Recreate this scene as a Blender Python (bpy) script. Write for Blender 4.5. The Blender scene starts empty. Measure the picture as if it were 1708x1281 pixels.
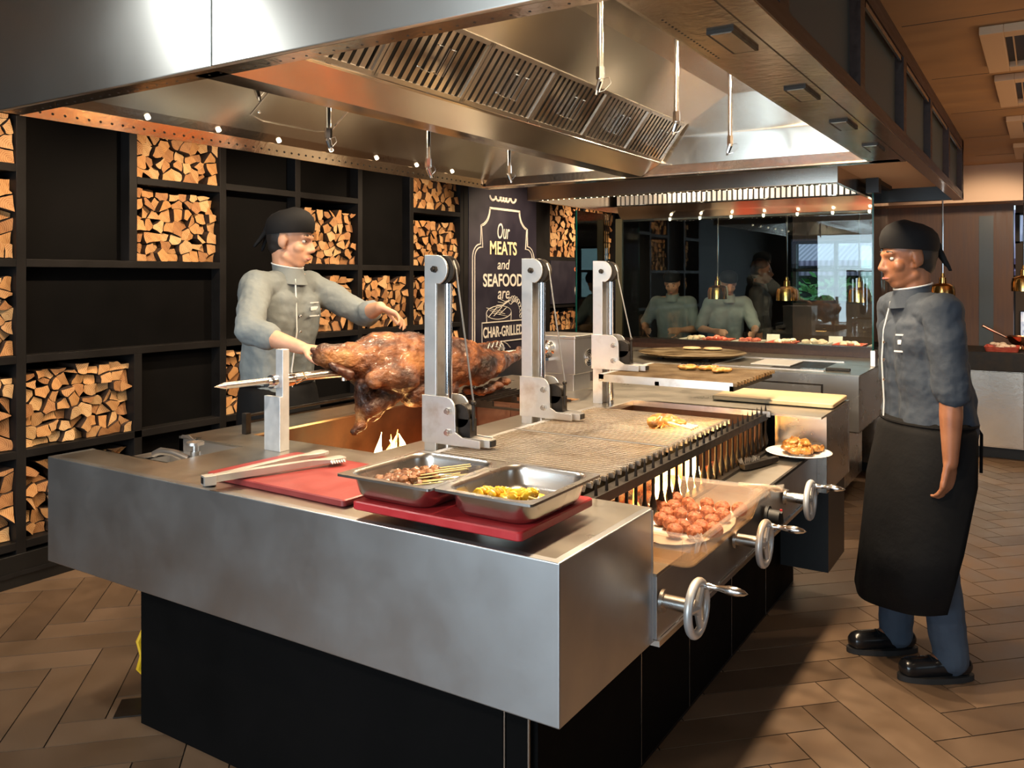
import bpy, bmesh, math, random
from mathutils import Vector, Matrix
random.seed(7)
R = math.radians
PI = math.pi
C = bpy.context.scene.collection

# ---------------------------------------------------------------- camera, world, lights, exposure
sc = bpy.context.scene
cam_d = bpy.data.cameras.new('camera'); cam = bpy.data.objects.new('camera', cam_d); C.objects.link(cam)
cam.location = (0, 0, 1.53); cam.rotation_euler = (R(90), 0, R(32.4))
cam_d.sensor_width = 36; cam_d.lens = 1398 / 1708 * 36; cam_d.shift_y = -(640.5 - 462) / 1708
cam_d.clip_start = .02
sc.camera = cam
sc.view_settings.view_transform = 'Standard'; sc.view_settings.look = 'None'
sc.view_settings.gamma = 1; sc.view_settings.exposure = 0.22; sc.view_settings.use_curve_mapping = False
try:
    sc.cycles.use_denoising = True; sc.cycles.sample_clamp_indirect = 6; sc.cycles.max_bounces = 8
    sc.cycles.caustics_reflective = False; sc.cycles.caustics_refractive = False
except Exception: pass
wd = bpy.data.worlds.new('world'); sc.world = wd; wd.use_nodes = True
bg = wd.node_tree.nodes['Background']; bg.inputs[0].default_value = (.62, .82, 1, 1); bg.inputs[1].default_value = 1.4

def light(name, typ, loc, energy, color=(1, .78, .55), target=None, size=.1, sizey=None, spot=70, blend=.5):
    d = bpy.data.lights.new(name, typ); d.energy = energy; d.color = color
    o = bpy.data.objects.new(name, d); C.objects.link(o); o.location = loc
    if typ == 'AREA':
        d.size = size
        if sizey: d.shape = 'RECTANGLE'; d.size_y = sizey
    elif typ == 'SPOT': d.spot_size = R(spot); d.spot_blend = blend; d.shadow_soft_size = size
    elif typ == 'POINT': d.shadow_soft_size = size
    if target is not None:
        v = Vector(target) - Vector(loc); o.rotation_euler = v.to_track_quat('-Z', 'Y').to_euler()
    return o
WARM = (1, .74, .48); WARM2 = (1, .76, .50); COOL = (.70, .87, 1)
# daylight through the window wall behind the photographer
light('window_daylight', 'AREA', (-1.5, -3.85, 1.5), 210, COOL, (-1.5, 1, 1.4), 4.6, 1.7)
light('cool_side_light', 'AREA', (4.3, 2.0, 1.5), 20, COOL, (0, 3, 1.0), 2.6, 1.6)  # cool area light before the windowless right wall, out of view
light('downlight', 'AREA', (-2.62, .92, 2.515), 15, (1, .98, .92), (-2.62, .92, 0), .12)
# ceiling spots over the aisle by the log wall
for i, y in enumerate((2.05, 3.1, 4.1, 5.1, 6.6, 8.2)):
    light('aisle_spot', 'SPOT', (-3.28, y, 2.47), (74, 90, 62, 98, 130, 110)[i], WARM, (-4.4, y + .05, 1.25), .04, spot=100, blend=.8)
# lamps inside the hood: strips along both sides
for y in (2.05, 2.6, 3.15, 3.7):
    light('hood_lamp', 'AREA', (-1.0, y, 2.495), 31, WARM2, (-1.15, y, .9), .10)
    light('hood_lamp', 'AREA', (-2.66, y, 2.36), 9, WARM2, (-2.30, y, .9), .09)
# ceiling spots on the right and behind
light('ceiling_spot', 'SPOT', (.75, 4.7, 2.45), 34, WARM, (-.1, 3.9, 0), .05, spot=85, blend=.6)
light('ceiling_spot', 'SPOT', (1.0, 2.0, 2.45), 12, WARM, (.2, 2.6, 0), .05, spot=80, blend=.6)
light('ceiling_spot', 'SPOT', (-3.3, .3, 2.45), 38, WARM, (-3.3, 1.6, 0), .05, spot=75, blend=.5)
light('front_spot', 'SPOT', (-1.8, -1.0, 2.45), 100, (1, .95, .86), (-1.9, 1.6, 1.3), .06, spot=80, blend=.8)
light('ceiling_wash', 'AREA', (1.4, 5.0, 1.1), 23, (1, .62, .34), (1.0, 5.2, 2.5), 1.2, 2.5)  # unseen area light facing up from mid-air, brightens the ceiling
light('pass_lamp', 'SPOT', (-1.8, 7.25, 2.3), 50, WARM, (-1.8, 7.25, .9), .05, spot=100)
for x in (-2.8, -2.2, -1.6): light('back_hood_lamp', 'AREA', (x, 6.1, 2.42), 14, WARM2, (x, 6.1, .9), .10)
light('far_wall_spot', 'SPOT', (-.2, 7.6, 2.4), 45, WARM, (-.5, 8.9, 1.2), .05, spot=95)
light('far_wall_spot', 'SPOT', (.5, 7.6, 2.4), 30, WARM, (.3, 8.2, .8), .05, spot=95)

# ---------------------------------------------------------------- mesh helpers
class MB:
    def __init__(s): s.v = []; s.f = []; s.mi = []; s.m = 0
    def add(s, vs, fs):
        b = len(s.v); s.v += [tuple(v) for v in vs]
        for f in fs: s.f.append([b + i for i in f]); s.mi.append(s.m)
        return s
    def box(s, x0, x1, y0, y1, z0, z1):
        if x0 > x1: x0, x1 = x1, x0
        if y0 > y1: y0, y1 = y1, y0
        if z0 > z1: z0, z1 = z1, z0
        vs = [(x, y, z) for z in (z0, z1) for y in (y0, y1) for x in (x0, x1)]
        return s.add(vs, [(0, 2, 3, 1), (4, 5, 7, 6), (0, 1, 5, 4), (2, 6, 7, 3), (0, 4, 6, 2), (1, 3, 7, 5)])
    def obox(s, c, size, M):
        c = Vector(c); h = [a / 2 for a in size]
        vs = [c + M @ Vector((x, y, z)) for z in (-h[2], h[2]) for y in (-h[1], h[1]) for x in (-h[0], h[0])]
        return s.add(vs, [(0, 2, 3, 1), (4, 5, 7, 6), (0, 1, 5, 4), (2, 6, 7, 3), (0, 4, 6, 2), (1, 3, 7, 5)])
    def cyl(s, p0, p1, r0, r1=None, n=16, caps=True):
        if r1 is None: r1 = r0
        p0 = Vector(p0); p1 = Vector(p1); d = (p1 - p0).normalized()
        a = d.orthogonal().normalized(); b = d.cross(a)
        vs = []
        for p, r in ((p0, r0), (p1, r1)):
            vs += [p + (a * math.cos(2 * PI * i / n) + b * math.sin(2 * PI * i / n)) * r for i in range(n)]
        fs = [(i, (i + 1) % n, n + (i + 1) % n, n + i) for i in range(n)]
        if caps: fs += [tuple(range(n - 1, -1, -1)), tuple(range(n, 2 * n))]
        return s.add(vs, fs)
    def ell(s, c, r, M=None, nu=16, nv=10):
        c = Vector(c)
        if not hasattr(r, '__len__'): r = (r, r, r)
        vs = [(0, 0, -r[2])]
        for j in range(1, nv):
            t = -PI / 2 + PI * j / nv
            for i in range(nu):
                p = 2 * PI * i / nu
                vs.append((r[0] * math.cos(t) * math.cos(p), r[1] * math.cos(t) * math.sin(p), r[2] * math.sin(t)))
        vs.append((0, 0, r[2]))
        vs = [c + (M @ Vector(v) if M is not None else Vector(v)) for v in vs]
        fs = [(0, 1 + (i + 1) % nu, 1 + i) for i in range(nu)]
        for j in range(nv - 2):
            b = 1 + j * nu
            fs += [(b + i, b + (i + 1) % nu, b + nu + (i + 1) % nu, b + nu + i) for i in range(nu)]
        b = 1 + (nv - 2) * nu; t = len(vs) - 1
        fs += [(b + i, b + (i + 1) % nu, t) for i in range(nu)]
        return s.add(vs, fs)
    def cap(s, p0, r0, p1, r1, n=14):          # tapered capsule, closed
        p0 = Vector(p0); p1 = Vector(p1); d = p1 - p0
        if d.length < 1e-5: return s.ell(p0, r0)
        d.normalize(); a = d.orthogonal().normalized(); b = d.cross(a)
        vs = [p0 - d * r0]; rings = []
        for t in (-60, -30, 0): rings.append((p0 + d * r0 * math.sin(R(t)), r0 * math.cos(R(t))))
        for t in (0, 30, 60): rings.append((p1 + d * r1 * math.sin(R(t)), r1 * math.cos(R(t))))
        for p, r in rings: vs += [p + (a * math.cos(2 * PI * i / n) + b * math.sin(2 * PI * i / n)) * r for i in range(n)]
        vs.append(p1 + d * r1)
        fs = [(0, 1 + (i + 1) % n, 1 + i) for i in range(n)]
        for j in range(5):
            q = 1 + j * n
            fs += [(q + i, q + (i + 1) % n, q + n + (i + 1) % n, q + n + i) for i in range(n)]
        q = 1 + 5 * n; t = len(vs) - 1
        fs += [(q + i, q + (i + 1) % n, t) for i in range(n)]
        return s.add(vs, fs)
    def tube(s, pts, r, n=10, closed=False):
        pts = [Vector(p) for p in pts]; m = len(pts); vs = []
        ref = None
        for k, p in enumerate(pts):
            if closed: d = pts[(k + 1) % m] - pts[k - 1]
            else: d = pts[min(k + 1, m - 1)] - pts[max(k - 1, 0)]
            d.normalize()
            a = d.orthogonal().normalized() if ref is None else (ref - d * ref.dot(d)).normalized()
            ref = a; b = d.cross(a); rr = r[k] if hasattr(r, '__len__') else r
            vs += [p + (a * math.cos(2 * PI * i / n) + b * math.sin(2 * PI * i / n)) * rr for i in range(n)]
        fs = []
        for k in range(m if closed else m - 1):
            q = k * n; w = ((k + 1) % m) * n
            fs += [(q + i, q + (i + 1) % n, w + (i + 1) % n, w + i) for i in range(n)]
        if not closed: fs += [tuple(range(n - 1, -1, -1)), tuple(range((m - 1) * n, m * n))]
        return s.add(vs, fs)
    def lathe(s, prof, c, n=28, M=None):       # prof = [(r, z)...] around local z
        c = Vector(c); vs = []
        for r, z in prof:
            for i in range(n):
                v = Vector((r * math.cos(2 * PI * i / n), r * math.sin(2 * PI * i / n), z))
                vs.append(c + (M @ v if M is not None else v))
        fs = []
        for k in range(len(prof) - 1):
            q = k * n
            fs += [(q + i, q + (i + 1) % n, q + n + (i + 1) % n, q + n + i) for i in range(n)]
        if prof[0][0] > 1e-5: fs.append(tuple(range(n - 1, -1, -1)))
        if prof[-1][0] > 1e-5: q = (len(prof) - 1) * n; fs.append(tuple(range(q, q + n)))
        return s.add(vs, fs)
    def prism(s, pts, ax, a0, a1):             # polygon in the plane across axis ax, extruded a0..a1
        def mk(p, a):
            return {'x': (a, p[0], p[1]), 'y': (p[0], a, p[1]), 'z': (p[0], p[1], a)}[ax]
        n = len(pts); vs = [mk(p, a0) for p in pts] + [mk(p, a1) for p in pts]
        fs = [tuple(range(n - 1, -1, -1)), tuple(range(n, 2 * n))] + [(i, (i + 1) % n, n + (i + 1) % n, n + i) for i in range(n)]
        return s.add(vs, fs)
    def slab(s, q, th):                         # quad corner points q, thickness along its normal
        q = [Vector(p) for p in q]; nrm = (q[1] - q[0]).cross(q[2] - q[0]).normalized() * th
        vs = q + [p + nrm for p in q]; n = len(q)
        return s.add(vs, [tuple(range(n - 1, -1, -1)), tuple(range(n, 2 * n))] + [(i, (i + 1) % n, n + (i + 1) % n, n + i) for i in range(n)])

OFF = {}
def empty(name, loc, rz=0):
    o = bpy.data.objects.new(name, None); C.objects.link(o); o.location = loc; o.rotation_euler.z = rz
    o.empty_display_size = .1; OFF[o] = Vector(loc); return o
def tag(o, label=None, cat=None, group=None, kind=None):
    if label: o['label'] = label
    if cat: o['category'] = cat
    if group: o['group'] = group
    if kind: o['kind'] = kind
    return o
def thing(name, label, cat, loc=(0, 0, 0), group=None, rz=0):
    return tag(empty(name, loc, rz), label, cat, group)
def obj(name, mb, mats, parent=None, bevel=0, smooth=False, at=None, local=False, seg=2):
    me = bpy.data.meshes.new(name)
    off = Vector((0, 0, 0))
    if parent is not None and not local: off = OFF[parent]
    elif parent is None and at is not None: off = Vector(at)
    me.from_pydata([tuple(Vector(v) - off) for v in mb.v], [], mb.f)
    bm = bmesh.new(); bm.from_mesh(me); bmesh.ops.recalc_face_normals(bm, faces=bm.faces); bm.to_mesh(me); bm.free()
    if not isinstance(mats, (list, tuple)): mats = [mats]
    for m in mats: me.materials.append(m)
    for p, i in zip(me.polygons, mb.mi): p.material_index = i
    if smooth:
        me.polygons.foreach_set('use_smooth', [True] * len(me.polygons))
        try: me.set_sharp_from_angle(angle=R(40))
        except Exception: pass
    o = bpy.data.objects.new(name, me); C.objects.link(o)
    if parent is not None: o.parent = parent; OFF[o] = OFF.get(parent, Vector()) .copy() if not local else Vector()
    elif at is not None: o.location = at; OFF[o] = Vector(at)
    else: OFF[o] = Vector()
    if bevel:
        b = o.modifiers.new('bevel', 'BEVEL'); b.width = bevel; b.segments = seg; b.limit_method = 'ANGLE'; b.angle_limit = R(40)
    return o
def bake(o):
    bpy.context.view_layer.update()
    dg = bpy.context.evaluated_depsgraph_get()
    me = bpy.data.meshes.new_from_object(o.evaluated_get(dg))
    o.modifiers.clear(); o.data = me
    return o
def blob(name, mb, mat, parent=None, voxel=.006, smooth=4, at=None, local=False, disp=None, hold=None):
    o = obj(name, mb, mat, parent, at=at, local=local)
    rm = o.modifiers.new('r', 'REMESH'); rm.mode = 'VOXEL'; rm.voxel_size = voxel
    if smooth: sm = o.modifiers.new('s', 'SMOOTH'); sm.iterations = smooth; sm.factor = .5
    if disp:
        tex = bpy.data.textures.new(name + '_t', 'CLOUDS'); tex.noise_scale = disp[1]; tex.noise_depth = 3
        d = o.modifiers.new('d', 'DISPLACE'); d.texture = tex; d.strength = disp[0]; d.mid_level = .5; d.texture_coords = 'GLOBAL' if not local else 'LOCAL'
    bake(o)
    o.data.materials.clear(); o.data.materials.append(mat)
    o.data.polygons.foreach_set('use_smooth', [True] * len(o.data.polygons))
    return o
def struct(name, mb, mats, **k):
    return tag(obj(name, mb, mats, **k), kind='structure')
def copy_tree(o, parent=None):
    c = o.copy(); C.objects.link(c); c.parent = parent
    for ch in list(o.children): copy_tree(ch, c)
    return c
# ---------------------------------------------------------------- materials
def base(name):
    m = bpy.data.materials.new(name); m.use_nodes = True
    nt = m.node_tree; return m, nt, nt.nodes['Principled BSDF']
def simple(name, col, rough=.5, metal=0, emit=None, estr=0, spec=None, coat=0):
    m, nt, b = base(name)
    b.inputs['Base Color'].default_value = (*col, 1); b.inputs['Roughness'].default_value = rough; b.inputs['Metallic'].default_value = metal
    if emit: b.inputs['Emission Color'].default_value = (*emit, 1); b.inputs['Emission Strength'].default_value = estr
    if spec is not None: b.inputs['Specular IOR Level'].default_value = spec
    if coat: b.inputs['Coat Weight'].default_value = coat; b.inputs['Coat Roughness'].default_value = .1
    return m
def nz(nt, scale, detail=4, vec=(1, 1, 1), coord='Object', rough=.55, dist=0):
    tc = nt.nodes.new('ShaderNodeTexCoord'); mp = nt.nodes.new('ShaderNodeMapping'); mp.inputs['Scale'].default_value = vec
    n = nt.nodes.new('ShaderNodeTexNoise'); n.inputs['Scale'].default_value = scale; n.inputs['Detail'].default_value = detail
    n.inputs['Roughness'].default_value = rough; n.inputs['Distortion'].default_value = dist
    nt.links.new(tc.outputs[coord], mp.inputs[0]); nt.links.new(mp.outputs[0], n.inputs['Vector'])
    return n
def ramp(nt, src, stops):
    r = nt.nodes.new('ShaderNodeValToRGB'); e = r.color_ramp.elements
    while len(e) < len(stops): e.new(.5)
    for k, (p, c) in enumerate(stops):
        e[k].position = p; e[k].color = (*c, 1) if hasattr(c, '__len__') else (c, c, c, 1)
    nt.links.new(src, r.inputs[0]); return r
def bump(nt, b, src, strength, dist=.01):
    n = nt.nodes.new('ShaderNodeBump'); n.inputs['Strength'].default_value = strength; n.inputs['Distance'].default_value = dist
    nt.links.new(src, n.inputs['Height']); nt.links.new(n.outputs[0], b.inputs['Normal'])
def noisy(name, stops, scale=8, rough=(.4, .6), metal=0, bmp=0, vec=(1, 1, 1), detail=5, bscale=None, bdist=.01, spec=None, coat=0):
    m, nt, b = base(name)
    n = nz(nt, scale, detail, vec); c = ramp(nt, n.outputs[0], stops); nt.links.new(c.outputs[0], b.inputs['Base Color'])
    r = ramp(nt, n.outputs[0], [(.3, rough[0]), (.7, rough[1])]); nt.links.new(r.outputs[0], b.inputs['Roughness'])
    b.inputs['Metallic'].default_value = metal
    if spec is not None: b.inputs['Specular IOR Level'].default_value = spec
    if coat: b.inputs['Coat Weight'].default_value = coat; b.inputs['Coat Roughness'].default_value = .15
    if bmp:
        n2 = nz(nt, bscale or scale * 3, 6, vec); bump(nt, b, n2.outputs[0], bmp, bdist)
    return m
def steel(name, col=(.56, .55, .53), rough=(.22, .38), vec=(1, 1, 1), streak=(1, 1, 60), bmp=.05, scale=3, stain=None, aniso=0):
    m, nt, b = base(name); b.inputs['Metallic'].default_value = 1
    n = nz(nt, scale, 4, vec)
    d = tuple(c * .86 for c in col)
    c = ramp(nt, n.outputs[0], [(.25, d), (.75, col)] if not stain else [(.22, stain), (.45, d), (.8, col)])
    nt.links.new(c.outputs[0], b.inputs['Base Color'])
    r = ramp(nt, n.outputs[0], [(.2, rough[1]), (.8, rough[0])]); nt.links.new(r.outputs[0], b.inputs['Roughness'])
    if bmp: n2 = nz(nt, 8, 2, streak); bump(nt, b, n2.outputs[0], bmp, .0012)
    if aniso:
        tg = nt.nodes.new('ShaderNodeTangent'); tg.direction_type = 'RADIAL'; tg.axis = 'Z'
        nt.links.new(tg.outputs[0], b.inputs['Tangent']); b.inputs['Anisotropic'].default_value = aniso; b.inputs['Anisotropic Rotation'].default_value = .25
    return m
def glass(name, col=(1, 1, 1), ior=1.5, rough=0, tint=None):
    m = bpy.data.materials.new(name); m.use_nodes = True; nt = m.node_tree; nt.nodes.clear()
    out = nt.nodes.new('ShaderNodeOutputMaterial'); mix = nt.nodes.new('ShaderNodeMixShader'); fr = nt.nodes.new('ShaderNodeFresnel')
    tr = nt.nodes.new('ShaderNodeBsdfTransparent'); gl = nt.nodes.new('ShaderNodeBsdfGlossy')
    tr.inputs[0].default_value = (*col, 1); gl.inputs['Roughness'].default_value = rough; fr.inputs[0].default_value = ior
    nt.links.new(fr.outputs[0], mix.inputs[0]); nt.links.new(tr.outputs[0], mix.inputs[1]); nt.links.new(gl.outputs[0], mix.inputs[2])
    nt.links.new(mix.outputs[0], out.inputs[0]); return m
M = {}
M['steel_front'] = steel('steel_front', (.58, .59, .60), (.30, .44), scale=5, bmp=0, aniso=.3)
M['steel_top'] = steel('steel_top', (.62, .57, .49), (.24, .42), scale=5, bmp=0, stain=(.36, .31, .24))
M['steel'] = steel('steel', (.66, .63, .59), (.20, .32), scale=4, bmp=0)
M['steel_bright'] = steel('steel_bright', (.75, .74, .73), (.25, .42), scale=6, streak=(40, 40, 2), bmp=.04)
M['steel_worn'] = steel('steel_worn', (.84, .82, .79), (.30, .48), scale=9, bmp=0, stain=(.42, .33, .26))
M['steel_hood'] = steel('steel_hood', (.76, .71, .63), (.15, .27), scale=2.0, bmp=0, aniso=.75)
M['steel_hoodfront'] = steel('steel_hoodfront', (.64, .67, .66), (.30, .44), scale=1.6, bmp=0, aniso=.7)
M['steel_lip'] = steel('steel_lip', (.70, .60, .50), (.12, .24), scale=3, streak=(4, 4, 4), bmp=.6)
M['chrome'] = simple('chrome', (.8, .8, .8), .12, 1)
M['alu'] = noisy('alu', [(.3, (.66, .66, .65)), (.7, (.76, .76, .75))], 30, (.35, .48), .55)
M['dark_metal'] = noisy('dark_metal', [(.3, (.012, .010, .009)), (.7, (.035, .028, .022))], 20, (.4, .6), .6)
M['grate'] = noisy('grate', [(.28, (.40, .30, .19)), (.42, (.66, .61, .53)), (.7, (.78, .74, .68))], 5, (.3, .45), .45)
M['grate_burnt'] = noisy('grate_burnt', [(.3, (.16, .10, .05)), (.5, (.34, .24, .13)), (.75, (.5, .42, .3))], 9, (.35, .6), .9)
M['grate_in'] = noisy('grate_in', [(.3, (.05, .03, .015)), (.7, (.16, .11, .06))], 8, (.4, .6), .8)  # darker channel insides, their shade put into the colour for contrast
M['black'] = simple('black', (.004, .004, .004), .42)
M['black_panel'] = noisy('black_panel', [(.3, (.0025, .0025, .0025)), (.7, (.005, .0045, .0045))], 3, (.6, .75), spec=.06)
M['shelf'] = noisy('shelf', [(.3, (.007, .006, .0055)), (.7, (.012, .0105, .010))], 5, (.45, .6), spec=.18)
M['shelf_back'] = simple('shelf_back', (.004, .004, .0045), .7, spec=.1)
M['board_red'] = noisy('board_red', [(.3, (.46, .022, .026)), (.7, (.56, .035, .04))], 12, (.32, .5), bmp=.05, bscale=90)
M['board_rose'] = noisy('board_rose', [(.3, (.24, .032, .030)), (.7, (.31, .046, .042))], 12, (.3, .45), bmp=.05, bscale=90)
M['board_beige'] = noisy('board_beige', [(.3, (.62, .45, .24)), (.7, (.74, .56, .32))], 6, (.4, .6))
M['pit_wall'] = noisy('pit_wall', [(.3, (.07, .033, .018)), (.7, (.19, .095, .05))], 7, (.45, .75), 0)
M['char'] = noisy('char', [(.35, (.008, .007, .006)), (.65, (.035, .03, .028))], 30, (.7, .95), bmp=.6)
m, nt, b = base('ember'); n = nz(nt, 22, 4); c = ramp(nt, n.outputs[0], [(.42, (.01, .006, .004)), (.56, (.9, .13, .01)), (.7, (1, .5, .08))])
b.inputs['Base Color'].default_value = (.02, .015, .012, 1); nt.links.new(c.outputs[0], b.inputs['Emission Color']); b.inputs['Emission Strength'].default_value = .9; M['ember'] = m
m = m.copy(); m.name = 'ember_hot'; m.node_tree.nodes['Principled BSDF'].inputs['Emission Strength'].default_value = 3.2; M['ember_hot'] = m
m, nt, b = base('flame'); n = nz(nt, 14, 2); c = ramp(nt, n.outputs[0], [(.35, (1, .28, .03)), (.6, (1, .62, .16))])
nt.links.new(c.outputs[0], b.inputs['Emission Color']); b.inputs['Emission Strength'].default_value = 7; b.inputs['Base Color'].default_value = (1, .5, .1, 1); M['flame'] = m
M['flame_hot'] = simple('flame_hot', (1, .8, .4), .5, emit=(1, .78, .34), estr=14)
M['lamp'] = simple('lamp', (1, .9, .7), .4, emit=(1, .86, .6), estr=7)
M['lamp_hot'] = simple('lamp_hot', (1, .8, .5), .4, emit=(1, .72, .4), estr=12)
M['floor'] = None
m, nt, b = base('floor_planks'); g = nt.nodes.new('ShaderNodeNewGeometry'); n = nz(nt, 6, 6, (1, 1, 1)); 
c = ramp(nt, g.outputs['Random Per Island'], [(0, (.095, .058, .034)), (.5, (.135, .085, .050)), (1, (.185, .118, .072))])
mx = nt.nodes.new('ShaderNodeMix'); mx.data_type = 'RGBA'; mx.blend_type = 'MULTIPLY'; mx.inputs[0].default_value = .5
c2 = ramp(nt, n.outputs[0], [(.3, (.55, .55, .55)), (.7, (1.1, 1.1, 1.1))])
nt.links.new(c.outputs[0], mx.inputs[6]); nt.links.new(c2.outputs[0], mx.inputs[7]); nt.links.new(mx.outputs[2], b.inputs['Base Color'])
r = ramp(nt, n.outputs[0], [(.3, .36), (.7, .55)]); nt.links.new(r.outputs[0], b.inputs['Roughness']); M['floor'] = m
M['grout'] = simple('grout', (.03, .02, .014), .8)
M['ceiling'] = noisy('ceiling', [(.3, (.36, .20, .09)), (.7, (.46, .27, .13))], 2.5, (.5, .7), vec=(1, 3, 1))
M['beige_wall'] = simple('beige_wall', (.62, .44, .32), .7)
M['brown_wall'] = noisy('brown_wall', [(.3, (.085, .040, .022)), (.7, (.125, .062, .036))], 6, (.45, .6), vec=(8, 8, .5))
M['brown_beam'] = noisy('brown_beam', [(.3, (.035, .014, .008)), (.7, (.06, .026, .014))], 6, (.3, .45), vec=(8, .5, 8))
M['wall'] = simple('wall', (.10, .075, .06), .7)
M['dark_wall'] = simple('dark_wall', (.03, .024, .02), .6)
M['slate'] = simple('slate', (.045, .052, .05), .4)
M['white_frame'] = simple('white_frame', (.62, .42, .25), .55)
M['white'] = simple('white', (.78, .77, .74), .25)
M['sign'] = noisy('sign', [(.3, (.016, .014, .024)), (.7, (.026, .022, .036))], 4, (.4, .55))
M['chalk'] = simple('chalk', (.72, .66, .58), .7)
M['chalk_y'] = simple('chalk_y', (.86, .66, .38), .7)
M['orange_text'] = simple('orange_text', (.75, .22, .10), .7)
M['rubber'] = simple('rubber', (.010, .010, .010), .55)
M['cable'] = simple('cable', (.45, .45, .44), .35, .9)
M['gold'] = simple('gold', (.72, .42, .14), .18, 1)
M['copper'] = simple('copper', (.78, .42, .26), .2, 1)
M['glass'] = glass('glass', (.90, .97, .94), 1.52)
M['glass_edge'] = simple('glass_edge', (.0, .09, .07), .15)
M['pane_dark'] = simple('pane_dark', (.095, .105, .095), .45, spec=.25)
M['plastic'] = None
m = bpy.data.materials.new('clear_plastic'); m.use_nodes = True; nt = m.node_tree; nt.nodes.clear()
out = nt.nodes.new('ShaderNodeOutputMaterial'); mix = nt.nodes.new('ShaderNodeMixShader'); tr = nt.nodes.new('ShaderNodeBsdfTransparent'); pb = nt.nodes.new('ShaderNodeBsdfPrincipled')
pb.inputs['Base Color'].default_value = (.66, .50, .34, 1); pb.inputs['Roughness'].default_value = .12; tr.inputs[0].default_value = (.97, .9, .82, 1); mix.inputs[0].default_value = .16
nt.links.new(tr.outputs[0], mix.inputs[1]); nt.links.new(pb.outputs[0], mix.inputs[2]); nt.links.new(mix.outputs[0], out.inputs[0]); M['plastic'] = m
m2 = m.copy(); m2.name = 'cling_film'; M['film'] = m2
for nd in m2.node_tree.nodes:
    if nd.type == 'MIX_SHADER': nd.inputs[0].default_value = .15
    if nd.type == 'BSDF_PRINCIPLED': nd.inputs['Base Color'].default_value = (.85, .82, .78, 1); nd.inputs['Roughness'].default_value = .08
M['lamb'] = noisy('lamb', [(.36, (.010, .004, .003)), (.46, (.055, .016, .006)), (.55, (.17, .052, .014)), (.65, (.34, .13, .035)), (.76, (.55, .29, .11))], 9, (.3, .55), bmp=1.0, bscale=42, bdist=.020, detail=10, coat=.2, vec=(1, .55, 1))
M['lamb_dark'] = noisy('lamb_dark', [(.3, (.02, .007, .005)), (.6, (.10, .03, .014)), (.8, (.22, .08, .04))], 16, (.3, .5), bmp=.7, bscale=60, bdist=.005, coat=.3)
M['meatball'] = noisy('meatball', [(.3, (.20, .040, .014)), (.5, (.42, .115, .040)), (.75, (.60, .23, .10))], 75, (.35, .55), bmp=1.0, bscale=80, bdist=.010)
M['chicken'] = noisy('chicken', [(.3, (.10, .028, .006)), (.5, (.42, .17, .030)), (.75, (.66, .36, .08))], 28, (.3, .5), bmp=.6, bscale=60, bdist=.004, coat=.3)
M['satay'] = noisy('satay', [(.3, (.07, .018, .005)), (.5, (.22, .075, .02)), (.75, (.36, .16, .05))], 60, (.3, .5), bmp=.7, bscale=90, bdist=.004, coat=.3)
M['curry'] = noisy('curry', [(.3, (.62, .33, .01)), (.6, (.80, .50, .02)), (.8, (.86, .62, .08))], 40, (.3, .5), bmp=.5, bscale=70, bdist=.004, coat=.3)
M['stick'] = simple('stick', (.80, .62, .28), .55)
M['bone'] = simple('bone', (.72, .55, .38), .5)
M['bun'] = noisy('bun', [(.3, (.72, .46, .2)), (.7, (.82, .62, .36))], 12, (.5, .7))
M['food_red'] = noisy('food_red', [(.3, (.5, .05, .03)), (.7, (.72, .16, .10))], 25, (.35, .5), bmp=.4)
M['food_pale'] = noisy('food_pale', [(.3, (.75, .55, .4)), (.7, (.86, .74, .6))], 25, (.35, .5), bmp=.4)
M['cloth_grey'] = noisy('cloth_grey', [(.3, (.13, .15, .155)), (.7, (.19, .215, .22))], 5, (.75, .9), bmp=.35, bscale=9, bdist=.02)
M['cloth_navy'] = noisy('cloth_navy', [(.3, (.024, .034, .050)), (.7, (.036, .049, .069))], 5, (.75, .9), bmp=.35, bscale=9, bdist=.02)
M['trouser'] = noisy('trouser', [(.3, (.034, .050, .078)), (.7, (.050, .070, .10))], 5, (.8, .9), bmp=.3, bscale=10, bdist=.02)
M['apron'] = noisy('apron', [(.3, (.0025, .0025, .003)), (.7, (.005, .005, .0055))], 6, (.7, .85), bmp=.3, bscale=8, bdist=.02, spec=.15)
M['cap'] = simple('cap', (.006, .006, .007), .8, spec=.25)
M['hair'] = simple('hair', (.012, .009, .008), .6)
M['piping'] = simple('piping', (.62, .62, .62), .7)
M['skin_pale'] = noisy('skin_pale', [(.3, (.50, .25, .15)), (.7, (.60, .33, .21))], 14, (.42, .55))
M['skin_tan'] = noisy('skin_tan', [(.3, (.22, .085, .04)), (.7, (.29, .12, .06))], 14, (.42, .55))
M['lip'] = simple('lip', (.34, .11, .09), .45)
M['eye'] = simple('eye', (.55, .52, .48), .2); M['iris'] = simple('iris', (.02, .012, .008), .15)
M['shoe'] = simple('shoe', (.008, .008, .009), .22); M['sole'] = simple('sole', (.012, .011, .011), .7)
M['cloth_dark'] = noisy('cloth_dark', [(.3, (.030, .028, .028)), (.7, (.05, .046, .045))], 5, (.8, .9))
M['cloth_lightgrey'] = noisy('cloth_lightgrey', [(.3, (.20, .22, .22)), (.7, (.28, .30, .30))], 5, (.8, .9))
M['leaf'] = noisy('leaf', [(.3, (.03, .12, .02)), (.7, (.10, .30, .06))], 12, (.5, .7))
M['rooftile'] = None
m, nt, b = base('rooftile'); tc = nt.nodes.new('ShaderNodeTexCoord'); w = nt.nodes.new('ShaderNodeTexWave'); w.inputs['Scale'].default_value = 4; w.bands_direction = 'X'
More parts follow.
